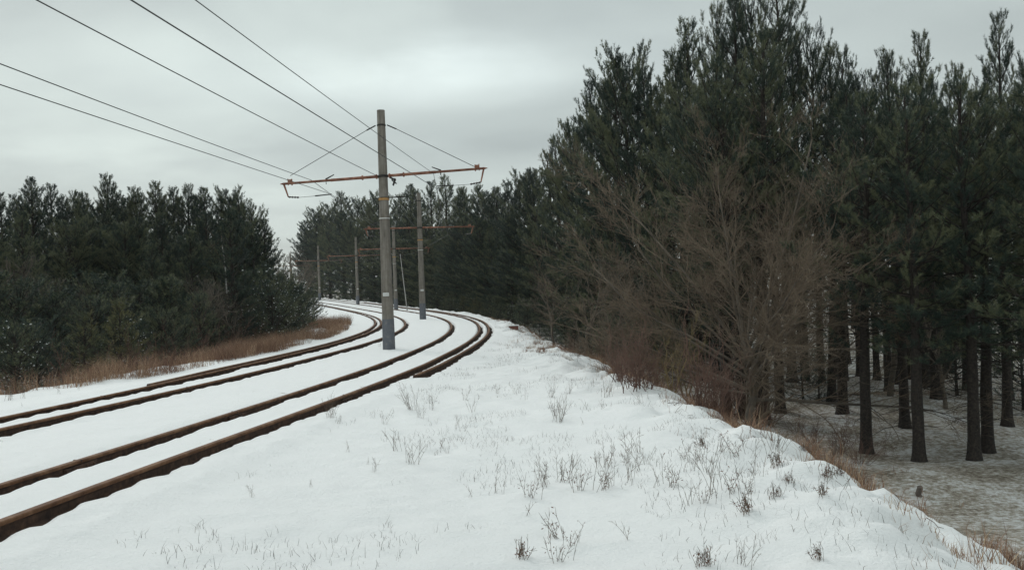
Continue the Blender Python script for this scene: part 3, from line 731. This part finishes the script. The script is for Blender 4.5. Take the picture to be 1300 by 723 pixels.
# low front row following the left track behind the dry grass
for s in np.arange(13, 84, 1.7):
    o = np.interp(s, [12, 18, 24, 32, 43, 55, 70, 84], [-11.0, -9.0, -8.2, -8.4, -9.2, -10.4, -11, -12]) + RNG.uniform(-.9, .2)
    q = at_line(s, o); P_ = project(q)
    H = RNG.uniform(2.0, 3.4) * (1 if s < 40 else 1.15)
    kd = int(RNG.choice([0, 1, 1, 2])) if s < 32 else int(RNG.choice([1, 2, 2]))
    if 21 < s < 24.5: kd = 3
    lab = {0: 'small pointed young pine behind the dry grass', 1: 'low rounded young pine behind the dry grass', 2: 'snow flecked young pine by the left bend', 3: 'yellowish young pine beside the dry grass'}[kd]
    scale_copy(Yg, kd, q[0], q[1], H, lab, 'young pine', 'young pines along the left track', RNG, sxy=1.25)
for k in range(16):
    s = RNG.uniform(3, 19); o = RNG.uniform(-15, -10.2) ; q = at_line(s, o)
    if q[1] < 17: continue
    scale_copy(Yg, int(RNG.choice([0, 1, 1])), q[0], q[1], RNG.uniform(2.2, 3.8), 'bushy young pine at the left edge of the left woodland', 'young pine', 'young pines along the left track', RNG, sxy=1.3)
# back woodland across the far bend
back_sky = [(392,292,140),(402,262,138),(416,256,134),(434,243,128),(450,249,124),(466,254,120),(483,240,116),(503,246,112),(521,234,108),(533,238,104),(546,229,102),(563,222,98),(580,238,96),(590,236,94),(604,233,92),(618,238,88),(630,236,86),(643,229,84),(656,226,80),(670,214,74),(684,212,70),(696,190,66),(708,172,60),(719,152,56),(733,150,52),(750,100,48),(764,106,46),(778,76,44),(793,52,40),(815,84,38),(836,104,37),(856,62,35),(872,24,33)]
for k, (px, top, Y) in enumerate(back_sky):
    grp = 'pines behind the far bend' if px < 640 else 'pines climbing along the right bank'
    lab = 'dark pine in the row behind the far bend' if px < 640 else 'dense dark pine in the row climbing along the right bank'
    if px == 793: lab = 'tall dense pine standing highest left of the big right hand pines'
    if px == 563: lab = 'pointed pine just right of the tallest pole, above the rusty arm'
    p = ray(px, top, Y); s, o = to_line([p.x], [p.y])
    place(Eg, px, top, Y, lab, grp, sxy=1.05 if px < 700 else .8, clear=10.0)
# lower front trees along the outside of the bend
for s in np.arange(24, 150, 2.7):
    o = np.interp(s, [24, 34, 50, 70, 100, 150], [12.2, 11.0, 9.6, 8.8, 8.6, 9.5]) + RNG.uniform(-.6, 1.2)
    q = at_line(s, o)
    if s < 60: H = RNG.uniform(5.5, 8.0)
    else: H = RNG.uniform(6.5, 10)
    if s < 34: H = RNG.uniform(3.5, 5.5)
    scale_copy(Eg, int(RNG.integers(4)), q[0], q[1], H, 'shorter pine at the foot of the outer bank', 'pines along the outside of the bend', 'x' and 'pines along the outside of the bend', RNG, sxy=1.25)['category'] = 'pine tree'
for s in np.arange(30, 150, 2.6):
    o = np.interp(s, [24, 34, 50, 70, 100, 150], [9.6, 8.9, 7.6, 7.0, 7.0, 7.5]) + RNG.uniform(-.4, .5)
    q = at_line(s, o); H = RNG.uniform(1.4, 3.0); kd = int(RNG.choice([0, 1, 2, 3], p=[.2, .35, .35, .1])) if s > 62 else int(RNG.choice([0, 1, 3], p=[.4, .45, .15]))
    lab = {0: 'small pointed young pine outside the bend', 1: 'low rounded young pine outside the bend', 2: 'snow flecked young pine outside the bend', 3: 'olive yellow young pine outside the bend'}[kd]
    scale_copy(Yg, kd, q[0], q[1], H, lab, 'young pine', 'young pines outside the bend', RNG, sxy=1.2)
for k in range(20):
    px = 392 + k * 12.9 + RNG.uniform(-3, 3)
    place(Eg, px, RNG.uniform(268, 296), 88, 'dark pine of the front row behind the far bend', 'pines behind the far bend', sxy=1.25, clear=8.2)
for k in range(8):      # depth behind
    Y = RNG.uniform(70, 150); px = np.interp(Y, [70, 150], [690, 400]) + RNG.uniform(-10, 60)
    place(Eg, px, RNG.uniform(262, 290), Y + 6, 'dark pine deeper in the wood behind the bend', 'pines behind the far bend', sxy=1.2, clear=14)
# big right hand stand: skyline trees
right_sky = [(892,2,31),(912,40,32),(928,-12,30),(952,-48,30),(972,36,31),(988,-40,32),(1008,44,33),(1028,18,32),(1048,52,34),(1058,60,33),(1078,98,35),(1100,76,33),(1124,60,32),(1143,72,33),(1160,42,31),(1186,92,33),(1212,74,30),(1238,82,31),(1265,14,28),(1292,62,29),(1322,40,28),(1350,50,28),(1385,30,29)]
for k, (px, top, Y) in enumerate(right_sky):
    lab = 'tall pine on the skyline of the right hand stand'
    if px == 952: lab = 'tallest of the right pines, crown cut by the top edge of the photo'
    if px == 1265: lab = 'pointed pine rising near the right edge of the photo'
    if px == 1160: lab = 'spiky pine midway along the right hand skyline, above the pale gap in crowns'
    place(F, px, top, Y, lab, 'pines of the right hand stand', sxy=[.66, .58, .74][k % 3], kind=[0, 1, 3, 2][(k * 5) % 4])
    occupied.append((ray(px, 400, Y).x, Y))
# named trunks seen under the crowns: (px, base y, top y)
front_tr = [(922,532,60),(943,536,110),(968,536,40),(991,530,120),(1070,534,100),(1100,573,190),(1149,548,110),(1167,583,200),(1190,516,90),(1237,581,150),(1254,571,170),(1279,544,100),(1320,590,120),(1375,585,90)]
for px, by, top in front_tr:
    hor = 360 - .034 * (px - 650); Y = ZC * FPX / (by - hor)
    q = ray(px, by, Y); g = gz(q.x, q.y); H = ray(px, top, Y).z - g
    lab = 'near pine with a dark bare trunk in the right hand stand'
    if px == 1167: lab = 'thickest bare pine trunk standing in the snow right of the bank, base clearly in view'
    if px == 1100: lab = 'dark flared pine trunk left of the thickest bare trunk'
    if px == 1237: lab = 'left one of two close trunks near the right edge'
    if px == 1254: lab = 'right one of two close trunks near the right edge'
    scale_copy(F, int(RNG.integers(4)), q.x, q.y, max(8.5, H), lab, 'pine tree', 'pines of the right hand stand', RNG, sxy=1.05)
    occupied.append((q.x, q.y))
# interior
cnt = 0
for gyy in np.arange(23, 64, 3.2):
    for gxx in np.arange(3, 62, 3.2):
        x = gxx + RNG.uniform(-1.2, 1.2); y = gyy + RNG.uniform(-1.2, 1.2)
        s, o = to_line([x], [y])
        if o[0] < 12.5 or x / y > .62: continue
        if min([(x - a)**2 + (y - b)**2 for a, b in occupied] + [99]) < 3.0: continue
        if RNG.random() < .12: continue
        occupied.append((x, y)); cnt += 1
        scale_copy(IN, int(RNG.integers(3)), x, y, min(RNG.uniform(9.0, 11.5), (y * .195 + ZC)), 'bare stemmed pine inside the dark right hand stand', 'pine tree', 'pines inside the right hand stand', RNG, sxy=1.1)
print('interior', cnt)
# foliage branches drooping low at the right: a few young pines under the stand
for px, by, H in ((1215, 500, 3.6), (1285, 480, 4.4), (1190, 470, 3.4), (1300, 520, 3.5), (1020, 515, 2.2), (1040, 520, 1.8)):
    hor = 360 - .034 * (px - 650); Y = ZC * FPX / (by - hor); q = ray(px, by, Y)
    scale_copy(Yg, 1 if H > 3 else 0, q.x, q.y, H, 'young pine in the shade between the right hand trunks', 'young pine', 'young pines under the right hand stand', RNG, sxy=1.1)

# ------------------------------------------------------------------ bare trees
_rg = np.random.default_rng(8)
limbs = [((0, 0, -.3), (.02, 0, 1), 2.3, .11)]
for k in range(24):
    az = k * 2.39996 + _rg.normal(0, .2); el = math.radians([8, 17, 26, 36, 47, 58, 72][k % 7] + _rg.normal(0, 4))
    d = np.array([math.cos(az) * math.cos(el), math.sin(az) * math.cos(el), math.sin(el)])
    z0 = 1.0 + 1.1 * math.sin(el) + _rg.uniform(-.2, .2)
    Lh = 1 / math.sqrt((math.cos(el) / 4.5)**2 + (math.sin(el) / 5.2)**2)          # reach of the crown in that direction
    limbs.append(((.02, 0, z0), d, Lh * _rg.uniform(.78, 1.0) * .88, .026 + .014 * _rg.random()))
big = bare('bare_tree', 5, limbs, [(11, .38, 36, .18), (7, .46, 38, .12), (4.4, .54, 36, .12), (2.8, .7, 30, .2)], ('bare_bark', 'warm_bark'), .2, upb=.08, thin=.0027, tl=1, jit=.9, slim=.72)
q = ray(949, 522, 21.5); big.location = (q.x, q.y, gz(q.x, q.y)); big.scale = (1.3, .95, 1.13)
tag(big, 'huge spreading leafless tree in front of the right hand pines', 'bare tree')
slim = bare('bare_tree', 9, [((0, 0, -.2), (.03, 0, 1), 3.2, .07)], [(12, .42, 38, .3), (6, .5, 36, .2), (4, .55, 34, .2)], ('bare_bark', 'bare_bark'), .1, upb=.15, thin=.008)
lich = bare('bare_shrub', 12, [((0, 0, -.1), (-.35, 0, 1), 1.5, .035), ((.1, 0, -.1), (.3, .1, 1), 1.6, .035), ((0, .1, -.1), (.0, -.2, 1), 1.3, .03)], [(4, .7, 42, .25), (4, .6, 42, .2), (3, .6, 40, .2)], ('lichen_bark', 'lichen_bark'), .05, upb=.1, thin=.005)
redb = bare('bare_shrub', 14, [((RNG.normal(0, .15), RNG.normal(0, .15), -.1), (RNG.normal(0, .35), RNG.normal(0, .35), 1), RNG.uniform(.7, 1.2), .012) for _ in range(16)], [(4, .6, 25, .2), (4, .5, 28, .2)], ('red_twig', 'red_twig'), .02, upb=.1, thin=.0045)
bpy.context.view_layer.update()
for r in (slim, lich, redb): register(r)
SL = [(slim, 5.6)]; LI = [(lich, 3.3)]; RB = [(redb, 1.9)]
for px, top, Y, lab in [(352,318,125,'a'),(362,312,130,'a'),(371,305,128,'a'),(379,316,135,'a'),(385,330,120,'a'),(346,330,118,'a'),(366,330,112,'a'),(376,338,108,'a')]:
    place(SL, px, top, Y, 'faint bare tree in the pale gap between the two woodlands', 'bare trees in the gap', sxy=1.2, cat='bare tree')
for px, top, Y in [(8,300,36),(30,312,35),(55,318,37),(85,335,36),(245,330,38),(278,330,40),(300,352,40),(318,340,44)]:
    place(SL, px, top, Y, 'brown leafless tree mixed among the left woodland pines', 'bare trees of the left woodland', sxy=1.2, cat='bare tree')
for px, top, Y in [(700,330,36),(735,300,33),(765,330,30),(1120,235,27),(1160,300,26),(1195,330,25)]:
    place(SL, px, top, Y, 'slender leafless tree at the front of the right hand pines', 'bare trees of the right bank', sxy=1.3, cat='bare tree')
for px, py, H, lab, gr, pr in [(885,512,1.7,'brown brush hiding the foot of the huge bare tree','brush at the foot of the huge bare tree',RB),(905,520,1.4,'brown brush hiding the foot of the huge bare tree','brush at the foot of the huge bare tree',RB),(925,526,1.6,'brown brush hiding the foot of the huge bare tree','brush at the foot of the huge bare tree',RB),(950,533,1.3,'brown brush hiding the foot of the huge bare tree','brush at the foot of the huge bare tree',RB),(975,540,1.0,'brown brush hiding the foot of the huge bare tree','brush at the foot of the huge bare tree',RB),(868,500,3.0,'yellow lichened shrub growing from the bank top below the huge bare tree',None,LI),(845,492,1.7,'low yellowish shrub left of the taller lichened one',None,LI),
                            (796,492,1.5,'reddish brush clump standing on the bank crest','reddish brush on the bank crest',RB),(815,496,1.2,'reddish brush clump standing on the bank crest','reddish brush on the bank crest',RB),(780,486,1.2,'reddish brush clump standing on the bank crest','reddish brush on the bank crest',RB),
                            (1062,575,1.0,'reddish brush clump at the foot of the lower crest','reddish brush on the lower crest',RB),(1030,560,.8,'reddish brush clump at the foot of the lower crest','reddish brush on the lower crest',RB),(1085,588,.8,'reddish brush clump at the foot of the lower crest','reddish brush on the lower crest',RB),(1010,548,.7,'reddish brush clump at the foot of the lower crest','reddish brush on the lower crest',RB)]:
    p = on_ground(px, py + 4); p = Vector((p.x + .15, p.y + .2, 0))
    scale_copy(pr, 0, p.x, p.y, H, lab, 'shrub', gr, RNG, sxy=1.1)
for s in np.arange(19, 56, 3.3):
    o = np.interp(s, [12, 18, 24, 32, 43, 55], [-9.8, -8.0, -7.3, -7.5, -8.2, -9.2]) + RNG.uniform(-.6, .3); q = at_line(s, o)
    scale_copy(RB, 0, q[0], q[1], RNG.uniform(1.1, 2.3), 'brown leafless bush at the back of the dry grass by the left track', 'shrub', 'brown bushes along the left track', RNG, sxy=1.2)
for s in np.arange(15, 30, 2.4):
    o = np.interp(s, CR_S, CR_O) + RNG.uniform(.8, 2.2); q = at_line(s, o)
    scale_copy(RB, 0, q[0], q[1], RNG.uniform(.8, 1.5), 'brown brush on the outer slope of the right bank', 'shrub', 'brush on the outer slope of the right bank', RNG, sxy=1.2)
# pale birches
def birch(pts, r, lab):
    e = empty('birch_tree', tuple(pts[0])); P = [np.array(p) - np.array(pts[0]) for p in pts]
    mb = MB(); mb.tube(P, np.linspace(r, r * .35, len(P)), 7); mb.build('trunk', M['birch'], e, True)
    BRs = []; rg = np.random.default_rng(int(r * 1e4))
    for k in range(14):
        t = rg.uniform(.45, 1); b = P[0] + (P[-1] - P[0]) * t; d = unit(rg.normal(size=3) + [0, 0, .8]); L = rg.uniform(.4, 1.2)
        BRs.append(np.stack([b + d * L * u_ + [0, 0, .1 * u_] for u_ in np.linspace(0, 1, 4)]))
    V, Q = tubes(np.stack(BRs), np.tile(np.linspace(.012, .005, 4), (14, 1)), 3); mb = MB(); mb.add(V, Q=Q); mb.build('crown', M['red_twig'], e)
    tag(e, lab, 'birch')
a = ray(517.5, 398, 96); b = ray(508, 322, 97); birch([a, a.lerp(b, .5), b], .07, 'thin pale birch leaning left just right of the tallest pole')
a = ray(288, 372, 41); b = ray(281, 304, 42); birch([a, a.lerp(b, .5) + Vector((.05, 0, 0)), b], .04, 'thin pale birch in the left woodland')
# fallen pale branch on the notch of the bank
mb = MB(); pts = [ray(714, 451, 26), ray(724, 455, 25.3), ray(735, 466, 24.6), ray(742, 475, 24), ray(750, 487, 23.4)]
mb.tube(pts, [.04, .045, .05, .05, .03], 6); tag(mb.build('fallen_branch', M['birch'], None, True), 'pale bent branch leaning over the notch in the bank edge', 'branch')

# ------------------------------------------------------------------ small things on the bank
def stake(px, py, h, r, lab, tilt=(0, 0)):
    p = on_ground(px, py); e = MB(); n = 5
    rg = np.random.default_rng(int(px)); P = [np.array([tilt[0] * t, tilt[1] * t, h * t]) + rg.normal(0, .014, 3) for t in np.linspace(-.3, 1, n)]
    e.tube(P, [r * 1.15, r * 1.05, r, r * .97, r * .9], 9); o = e.build('wooden_stump', M['wood'], None, False); o.location = (p.x, p.y, gz(p.x, p.y)); tag(o, lab, 'stump'); return o
stake(1167, 632, .2, .055, 'short sawn stump at the foot of the bank, in front of the thickest trunk', (.03, 0))
stake(1056, 588, .5, .028, 'tall grey broken stump among reddish brush on the lower crest', (.14, 0))
p = on_ground(652, 418, 30, 70)
e = empty('trackside_box', (p.x, p.y, gz(p.x, p.y))); tag(e, 'small dull red box capped with snow at the far edge of the bank', 'box')
MB().box((0, 0, .09), (.55, .35, .22)).build('case', M['brick_red'], e); mb = MB(); mb.box((0, 0, .225), (.62, .42, .045)); mb.build('snow_cap', M['snow'], e)

# weeds: individual dry plants
def weed(seed, n, h, mt='weed', leafy=0):
    rg = np.random.default_rng(seed); mb = MB(); BR_ = []; RR = []; m = 5; u = np.linspace(0, 1, m); tips = []
    for k in range(n):
        b = np.append(rg.normal(0, .05, 2), -.03); d = unit(np.append(rg.normal(0, .28, 2), 1.)); L = h * rg.uniform(.5, 1.1)
        pt = b + d * (u[:, None] * L) + rg.normal(0, .12, 3) * (u**2)[:, None] * L; BR_.append(pt); RR.append(np.linspace(.003, .0014, m))
        for j in range(int(rg.integers(1, 6))):
            t = rg.uniform(.35, 1); q = np.array([np.interp(t, u, pt[:, c]) for c in range(3)]); dd = unit(d + rg.normal(0, .55, 3)); l2 = L * rg.uniform(.12, .32)
            p2 = q + dd * (u[:, None] * l2); BR_.append(p2); RR.append(np.linspace(.0024, .0014, m)); tips.append(p2[-1])
    V, Q = tubes(np.stack(BR_), np.stack(RR), 3); mb.add(V, Q=Q)
    o = mesh_obj('dry_weed', V, Q=Q, mats=[M[mt]], link_it=False)
    if leafy:
        rg2 = rg; k = leafy; c = np.stack([tips[int(i)] for i in rg2.integers(0, len(tips), k)]) * rg2.uniform(.3, 1, (k, 1)) + rg2.normal(0, .02, (k, 3))
        a1 = unit(rg2.normal(size=(k, 3))) * rg2.uniform(.008, .022, (k, 1)); a2 = unit(np.cross(a1, rg2.normal(size=(k, 3)))) * .006
        V = np.stack([c - a1, c + a2, c + a1, c - a2], 1).reshape(-1, 3); lf = mesh_obj('withered_leaves', V, Q=np.arange(len(V)).reshape(-1, 4), mats=[M['weed_leaf']], link_it=False)
        return o, lf
    return o, None
WK = [weed(1, 6, .42), weed(2, 10, .38), weed(3, 4, .5), weed(4, 9, .30, leafy=22), weed(5, 20, .2, leafy=45), weed(6, 14, .5), weed(7, 3, .36)]
WL = {0: 'thin upright dry weed poking out of the shoulder snow', 1: 'branching tuft of dry weed stems on the snowy shoulder', 2: 'tall sparse dry weed on the snowy shoulder', 3: 'dry weed with a few curled red leaves', 4: 'low clump of withered red leaves in the snow', 5: 'large dark brushy weed standing on the snow', 6: 'two or three lone dry stems in the snow'}
def put_weed(k, x, y, sc_=1.0):
    o, lf = WK[k]; c = o.copy(); col.objects.link(c); c.location = (x, y, gz(x, y)); c.rotation_euler = (RNG.normal(0, .08), RNG.normal(0, .08), RNG.random() * 2 * PI); c.scale = (sc_,) * 3
    if lf: l = lf.copy(); col.objects.link(l); l.parent = c
    tag(c, WL[k], 'dry weed', 'dry weeds on the snowy bank')
wp = [(420,534,5,.9),(430,538,1,.9),(408,542,6,1),(523,521,5,1),(533,530,1,1),(556,514,1,1.1),(590,508,0,1),(548,520,0,.9),(500,590,2,1.1),(522,590,1,1),(502,572,0,1),(475,541,6,.8),(488,538,0,.7),(442,575,6,.9),(452,576,6,.7),
      (475,600,0,.6),(467,590,6,.6),(420,600,0,.8),(568,575,0,.7),(560,570,6,.9),(545,565,6,.7),(710,536,5,1),(705,530,1,1.1),(720,528,5,.9),(700,505,5,1.0),(722,500,5,.9),(715,492,0,1),(665,508,2,1),(655,500,0,.9),(640,495,1,.9),(632,500,0,1),
      (740,540,6,.9),(752,510,1,.9),(770,505,1,.9),(765,520,0,.9),(776,498,1,1),(745,520,6,1),(812,512,0,.7),(650,632,1,1.0),(632,628,2,1.2),(690,620,1,1.2),(700,600,2,1.2),(715,612,1,1),(735,625,3,1.1),(750,636,3,1.1),(765,622,3,1),(728,592,1,1),(745,590,0,1),(757,586,1,.9),
      (775,620,0,1.1),(790,632,3,1),(800,612,0,1),(820,590,0,1.1),(832,588,1,1),(796,590,3,.8),(812,600,6,1),(848,630,4,1.2),(853,622,3,1),(870,582,3,.9),(878,578,0,1),(888,585,3,.9),(900,600,0,1),(925,632,4,1.1),(932,628,3,1),(915,574,1,.9),(935,575,2,.9),(945,570,2,.9),(956,580,2,.9),(966,575,2,.8),(978,575,2,.8),(988,572,1,.9),
      (940,600,6,1.1),(960,604,2,.8),(985,634,4,1.1),(998,606,3,.9),(1000,612,4,.7),(1022,578,4,.8),(1040,590,4,.8),(1030,600,6,.9),(1048,612,4,.9),(1060,618,4,.8),(1068,608,4,.8),(1075,622,6,.8),(1005,580,3,.8),(880,600,0,.8),(905,625,0,.9),(862,612,0,.8),(835,622,6,.9),(600,524,0,.8),(612,516,6,.8),(625,540,6,.6),(580,540,0,.6),
      (376,634,6,.8),(320,632,0,.7),(395,620,6,.6),(350,612,6,.5),(590,548,6,.7),(598,632,6,.8),(660,590,6,.7),(488,434,6,.7),(482,440,1,.6),(530,408,1,.7),(30,505,0,1.1),(12,508,1,1.1),(58,503,0,1),(75,500,6,1),(100,495,6,.8),(5,520,0,.8),(28,516,6,.8)]
for i_, (px, py, k, s_) in enumerate(wp):
    if i_ % 3 == 2: continue
    s_ = s_ * .8 * RNG.uniform(.55, 1.35)
    p = on_ground(px, py); put_weed(k, p.x, p.y, s_)
for _ in range(30):
    px = RNG.uniform(560, 1060); py = RNG.uniform(560, 722)
    if px > 620 + (722 - py) * 1.0 or RNG.random() < .3:
        p = on_ground(px, py)
        if to_line([p.x], [p.y])[1][0] < 11.6: put_weed(int(RNG.choice([0, 3, 4, 6, 1])), p.x, p.y, RNG.uniform(.6, 1))

# dry grass masses
def grass(name, pts, hs, lab, mt='dry_grass', wd=.009):
    n = len(pts); rg = np.random.default_rng(n); z = ground_z(pts[:, 0], pts[:, 1]); B = np.column_stack([pts, z - .02])
    d = unit(np.column_stack([rg.normal(0, .3, (n, 2)), np.ones(n)])); side = unit(np.column_stack([rg.normal(size=(n, 2)), np.zeros(n)])) * wd / 2
    mid = B + d * hs[:, None] * .55; tip = B + unit(d + np.column_stack([rg.normal(0, .4, (n, 2)), np.zeros(n)])) * hs[:, None]
    V = np.stack([B - side, B + side, mid + side * .7, mid - side * .7, tip], 1).reshape(-1, 3); b = np.arange(n)[:, None] * 5
    tint = np.repeat(np.clip(rg.normal(.42, .24, n) + .5 * fbm(pts[:, 0] / 1.3, pts[:, 1] / 1.3, 81, 3), 0, 1), 5)
    o = mesh_obj(name, V, T=np.concatenate([b + [3, 2, 4]]), Q=b + [0, 1, 2, 3], mats=[M[mt]], attr=tint); tag(o, lab, 'grass', kind='stuff'); return o
rg = np.random.default_rng(5)
# along the left track
s = rg.uniform(14, 64, 60000); o = -5.0 - np.abs(rg.normal(0, 1, 60000)) * np.interp(s, [14, 20, 45, 62], [1.2, 1.9, 2.3, 2.6])
lim = np.interp(s, [14, 17, 19, 30, 45, 62], [-7.6, -6.0, -4.7, -4.8, -5.1, -5.9]); dn = fbm(s / 2.3, o / 1.1, 31, 3) + .12; keep = (o < lim) & (dn > np.interp(s, [15, 30, 40, 62], [.0, .03, .08, .14]) + rg.normal(0, .10, 60000)) & (o > -12)
s = s[keep]; o = o[keep]; q = at_line(s, o)
grass('dry_grass', q[:, :2], rg.uniform(.15, 1.0, len(s)) * (.6 + .5 * (fbm(s / 2, o / 2, 3, 2) + .5)), 'reddish brown dry grass along the left track')
s = rg.uniform(0, 20, 16000); o = rg.normal(-9.2, .8, 16000); dn = fbm(s / 1.2, o / .8, 35, 3); k = (dn > .14) & (o < -8.3); q = at_line(s[k], o[k])
grass('dry_grass', q[:, :2], rg.uniform(.15, .5, k.sum()), 'brown dry grass at the foot of the left thicket')
# right crest
s = rg.uniform(-2, 60, 70000); cr = np.interp(s, CR_S, CR_O); o = cr + rg.normal(.9, .8, 70000); dn = fbm(s / .9, o / .6, 41, 3)
k = (dn > np.interp(o - cr, [-1.5, -.3, .5, 2], [.42, .20, .08, .05])); q = at_line(s[k], o[k])
grass('dry_grass', q[:, :2], rg.uniform(.08, .30, k.sum()) * np.interp(s[k], [0, 14], [.7, 1]), 'tufts of orange dry grass along the right bank crest', wd=.006)
s = rg.uniform(2, 26, 40000); cr = np.interp(s, CR_S, CR_O); o = cr + rg.normal(1.3, .5, 40000); dn = fbm(s / .9, o / .7, 71, 3); k = dn > .10; q = at_line(s[k], o[k])
grass('dry_grass', q[:, :2], rg.uniform(.15, .55, k.sum()), 'taller orange brown grass just over the right bank crest', wd=.008)
s = rg.normal(27, 2.0, 9000); o = np.interp(s, CR_S, CR_O) + rg.normal(-.5, .5, 9000); dn = fbm(s / .8, o / .4, 45, 3); k = dn > .08; q = at_line(s[k], o[k])
grass('dry_grass', q[:, :2], rg.uniform(.1, .25, k.sum()), 'flattened orange grass on the far shoulder by the notch')
s = rg.uniform(-1, 45, 60000)**1.0; o = rg.uniform(3.9, 12.5, 60000); dn = fbm(s / 1.4, o / .9, 61, 4); cr = np.interp(s, CR_S, CR_O)
k = (dn > .15 - .12 * np.exp(-((o - cr) / 1.2)**2)) & (o < cr + .6) & (rg.random(60000) < .8); q = at_line(s[k], o[k])
grass('stubble_grass', q[:, :2], rg.uniform(.03, .16, k.sum()), 'fine dark dry stubble poking through the shoulder snow', wd=.004, mt='stubble')
def sticks(n, smin, smax, o0, o1, L, rad, lab, seed):
    g_ = np.random.default_rng(seed); s = g_.uniform(smin, smax, n); o = np.interp(s, CR_S, CR_O) + g_.uniform(o0, o1, n); a = at_line(s, o)
    l = g_.uniform(L * .3, L, n); an = g_.normal(-.5, .7, n); u = np.linspace(0, 1, 5); P = np.empty((n, 5, 3))
    for i in range(5):
        P[:, i, 0] = a[:, 0] + np.cos(an) * l * u[i] + g_.normal(0, .015, n); P[:, i, 1] = a[:, 1] + np.sin(an) * l * u[i] + g_.normal(0, .015, n)
        P[:, i, 2] = ground_z(P[:, i, 0], P[:, i, 1]) + .01 + g_.uniform(-.01, .05, n) * math.sin(PI * u[i] * .9)
    V, Q = tubes(P, np.tile(np.linspace(rad, rad * .5, 5), (n, 1)) * g_.uniform(.5, 1.2, (n, 1)), 4); mb = MB(); mb.add(V, Q=Q)
    tag(mb.build('twig_litter', M['twig']), lab, 'twigs', kind='stuff')
sticks(260, 3, 13, -.6, 3.0, .34, .0045, 'fallen twigs scattered down the bank slope below the crest', 3)
sticks(200, 14, 28, -.4, 2.5, .6, .007, 'fallen twigs at the bank edge below the bare tree', 4)
# forest floor litter: low brown brush
x = rg.uniform(4, 26, 60000); y = rg.uniform(9, 34, 60000); ss_, oo_ = to_line(x, y); dn = fbm(x / 1.1, y / 1.1, 51, 3); k = (oo_ > 14.0 + rg.normal(0, .6, len(x))) & (dn > .28); 
grass('dry_grass', np.column_stack([x[k], y[k]]), rg.uniform(.05, .22, k.sum()), 'low brown stems on the shaded forest floor')
print('objects', len(bpy.data.objects))

mh = bpy.data.materials.new('winter_haze'); mh.use_nodes = True; nh = mh.node_tree; nh.nodes.remove(nh.nodes['Principled BSDF'])
pv = nh.nodes.new('ShaderNodeVolumePrincipled'); pv.inputs['Color'].default_value = (.9, .93, .93, 1); pv.inputs['Density'].default_value = .0002
nh.links.new(pv.outputs[0], nh.nodes['Material Output'].inputs['Volume'])
hb = MB(); hb.box((0, 500, 17), (2400, 2400, 40)); tag(hb.build('haze', mh), kind='stuff'); bpy.data.objects['haze']['label'] = 'thin winter haze over the whole place'
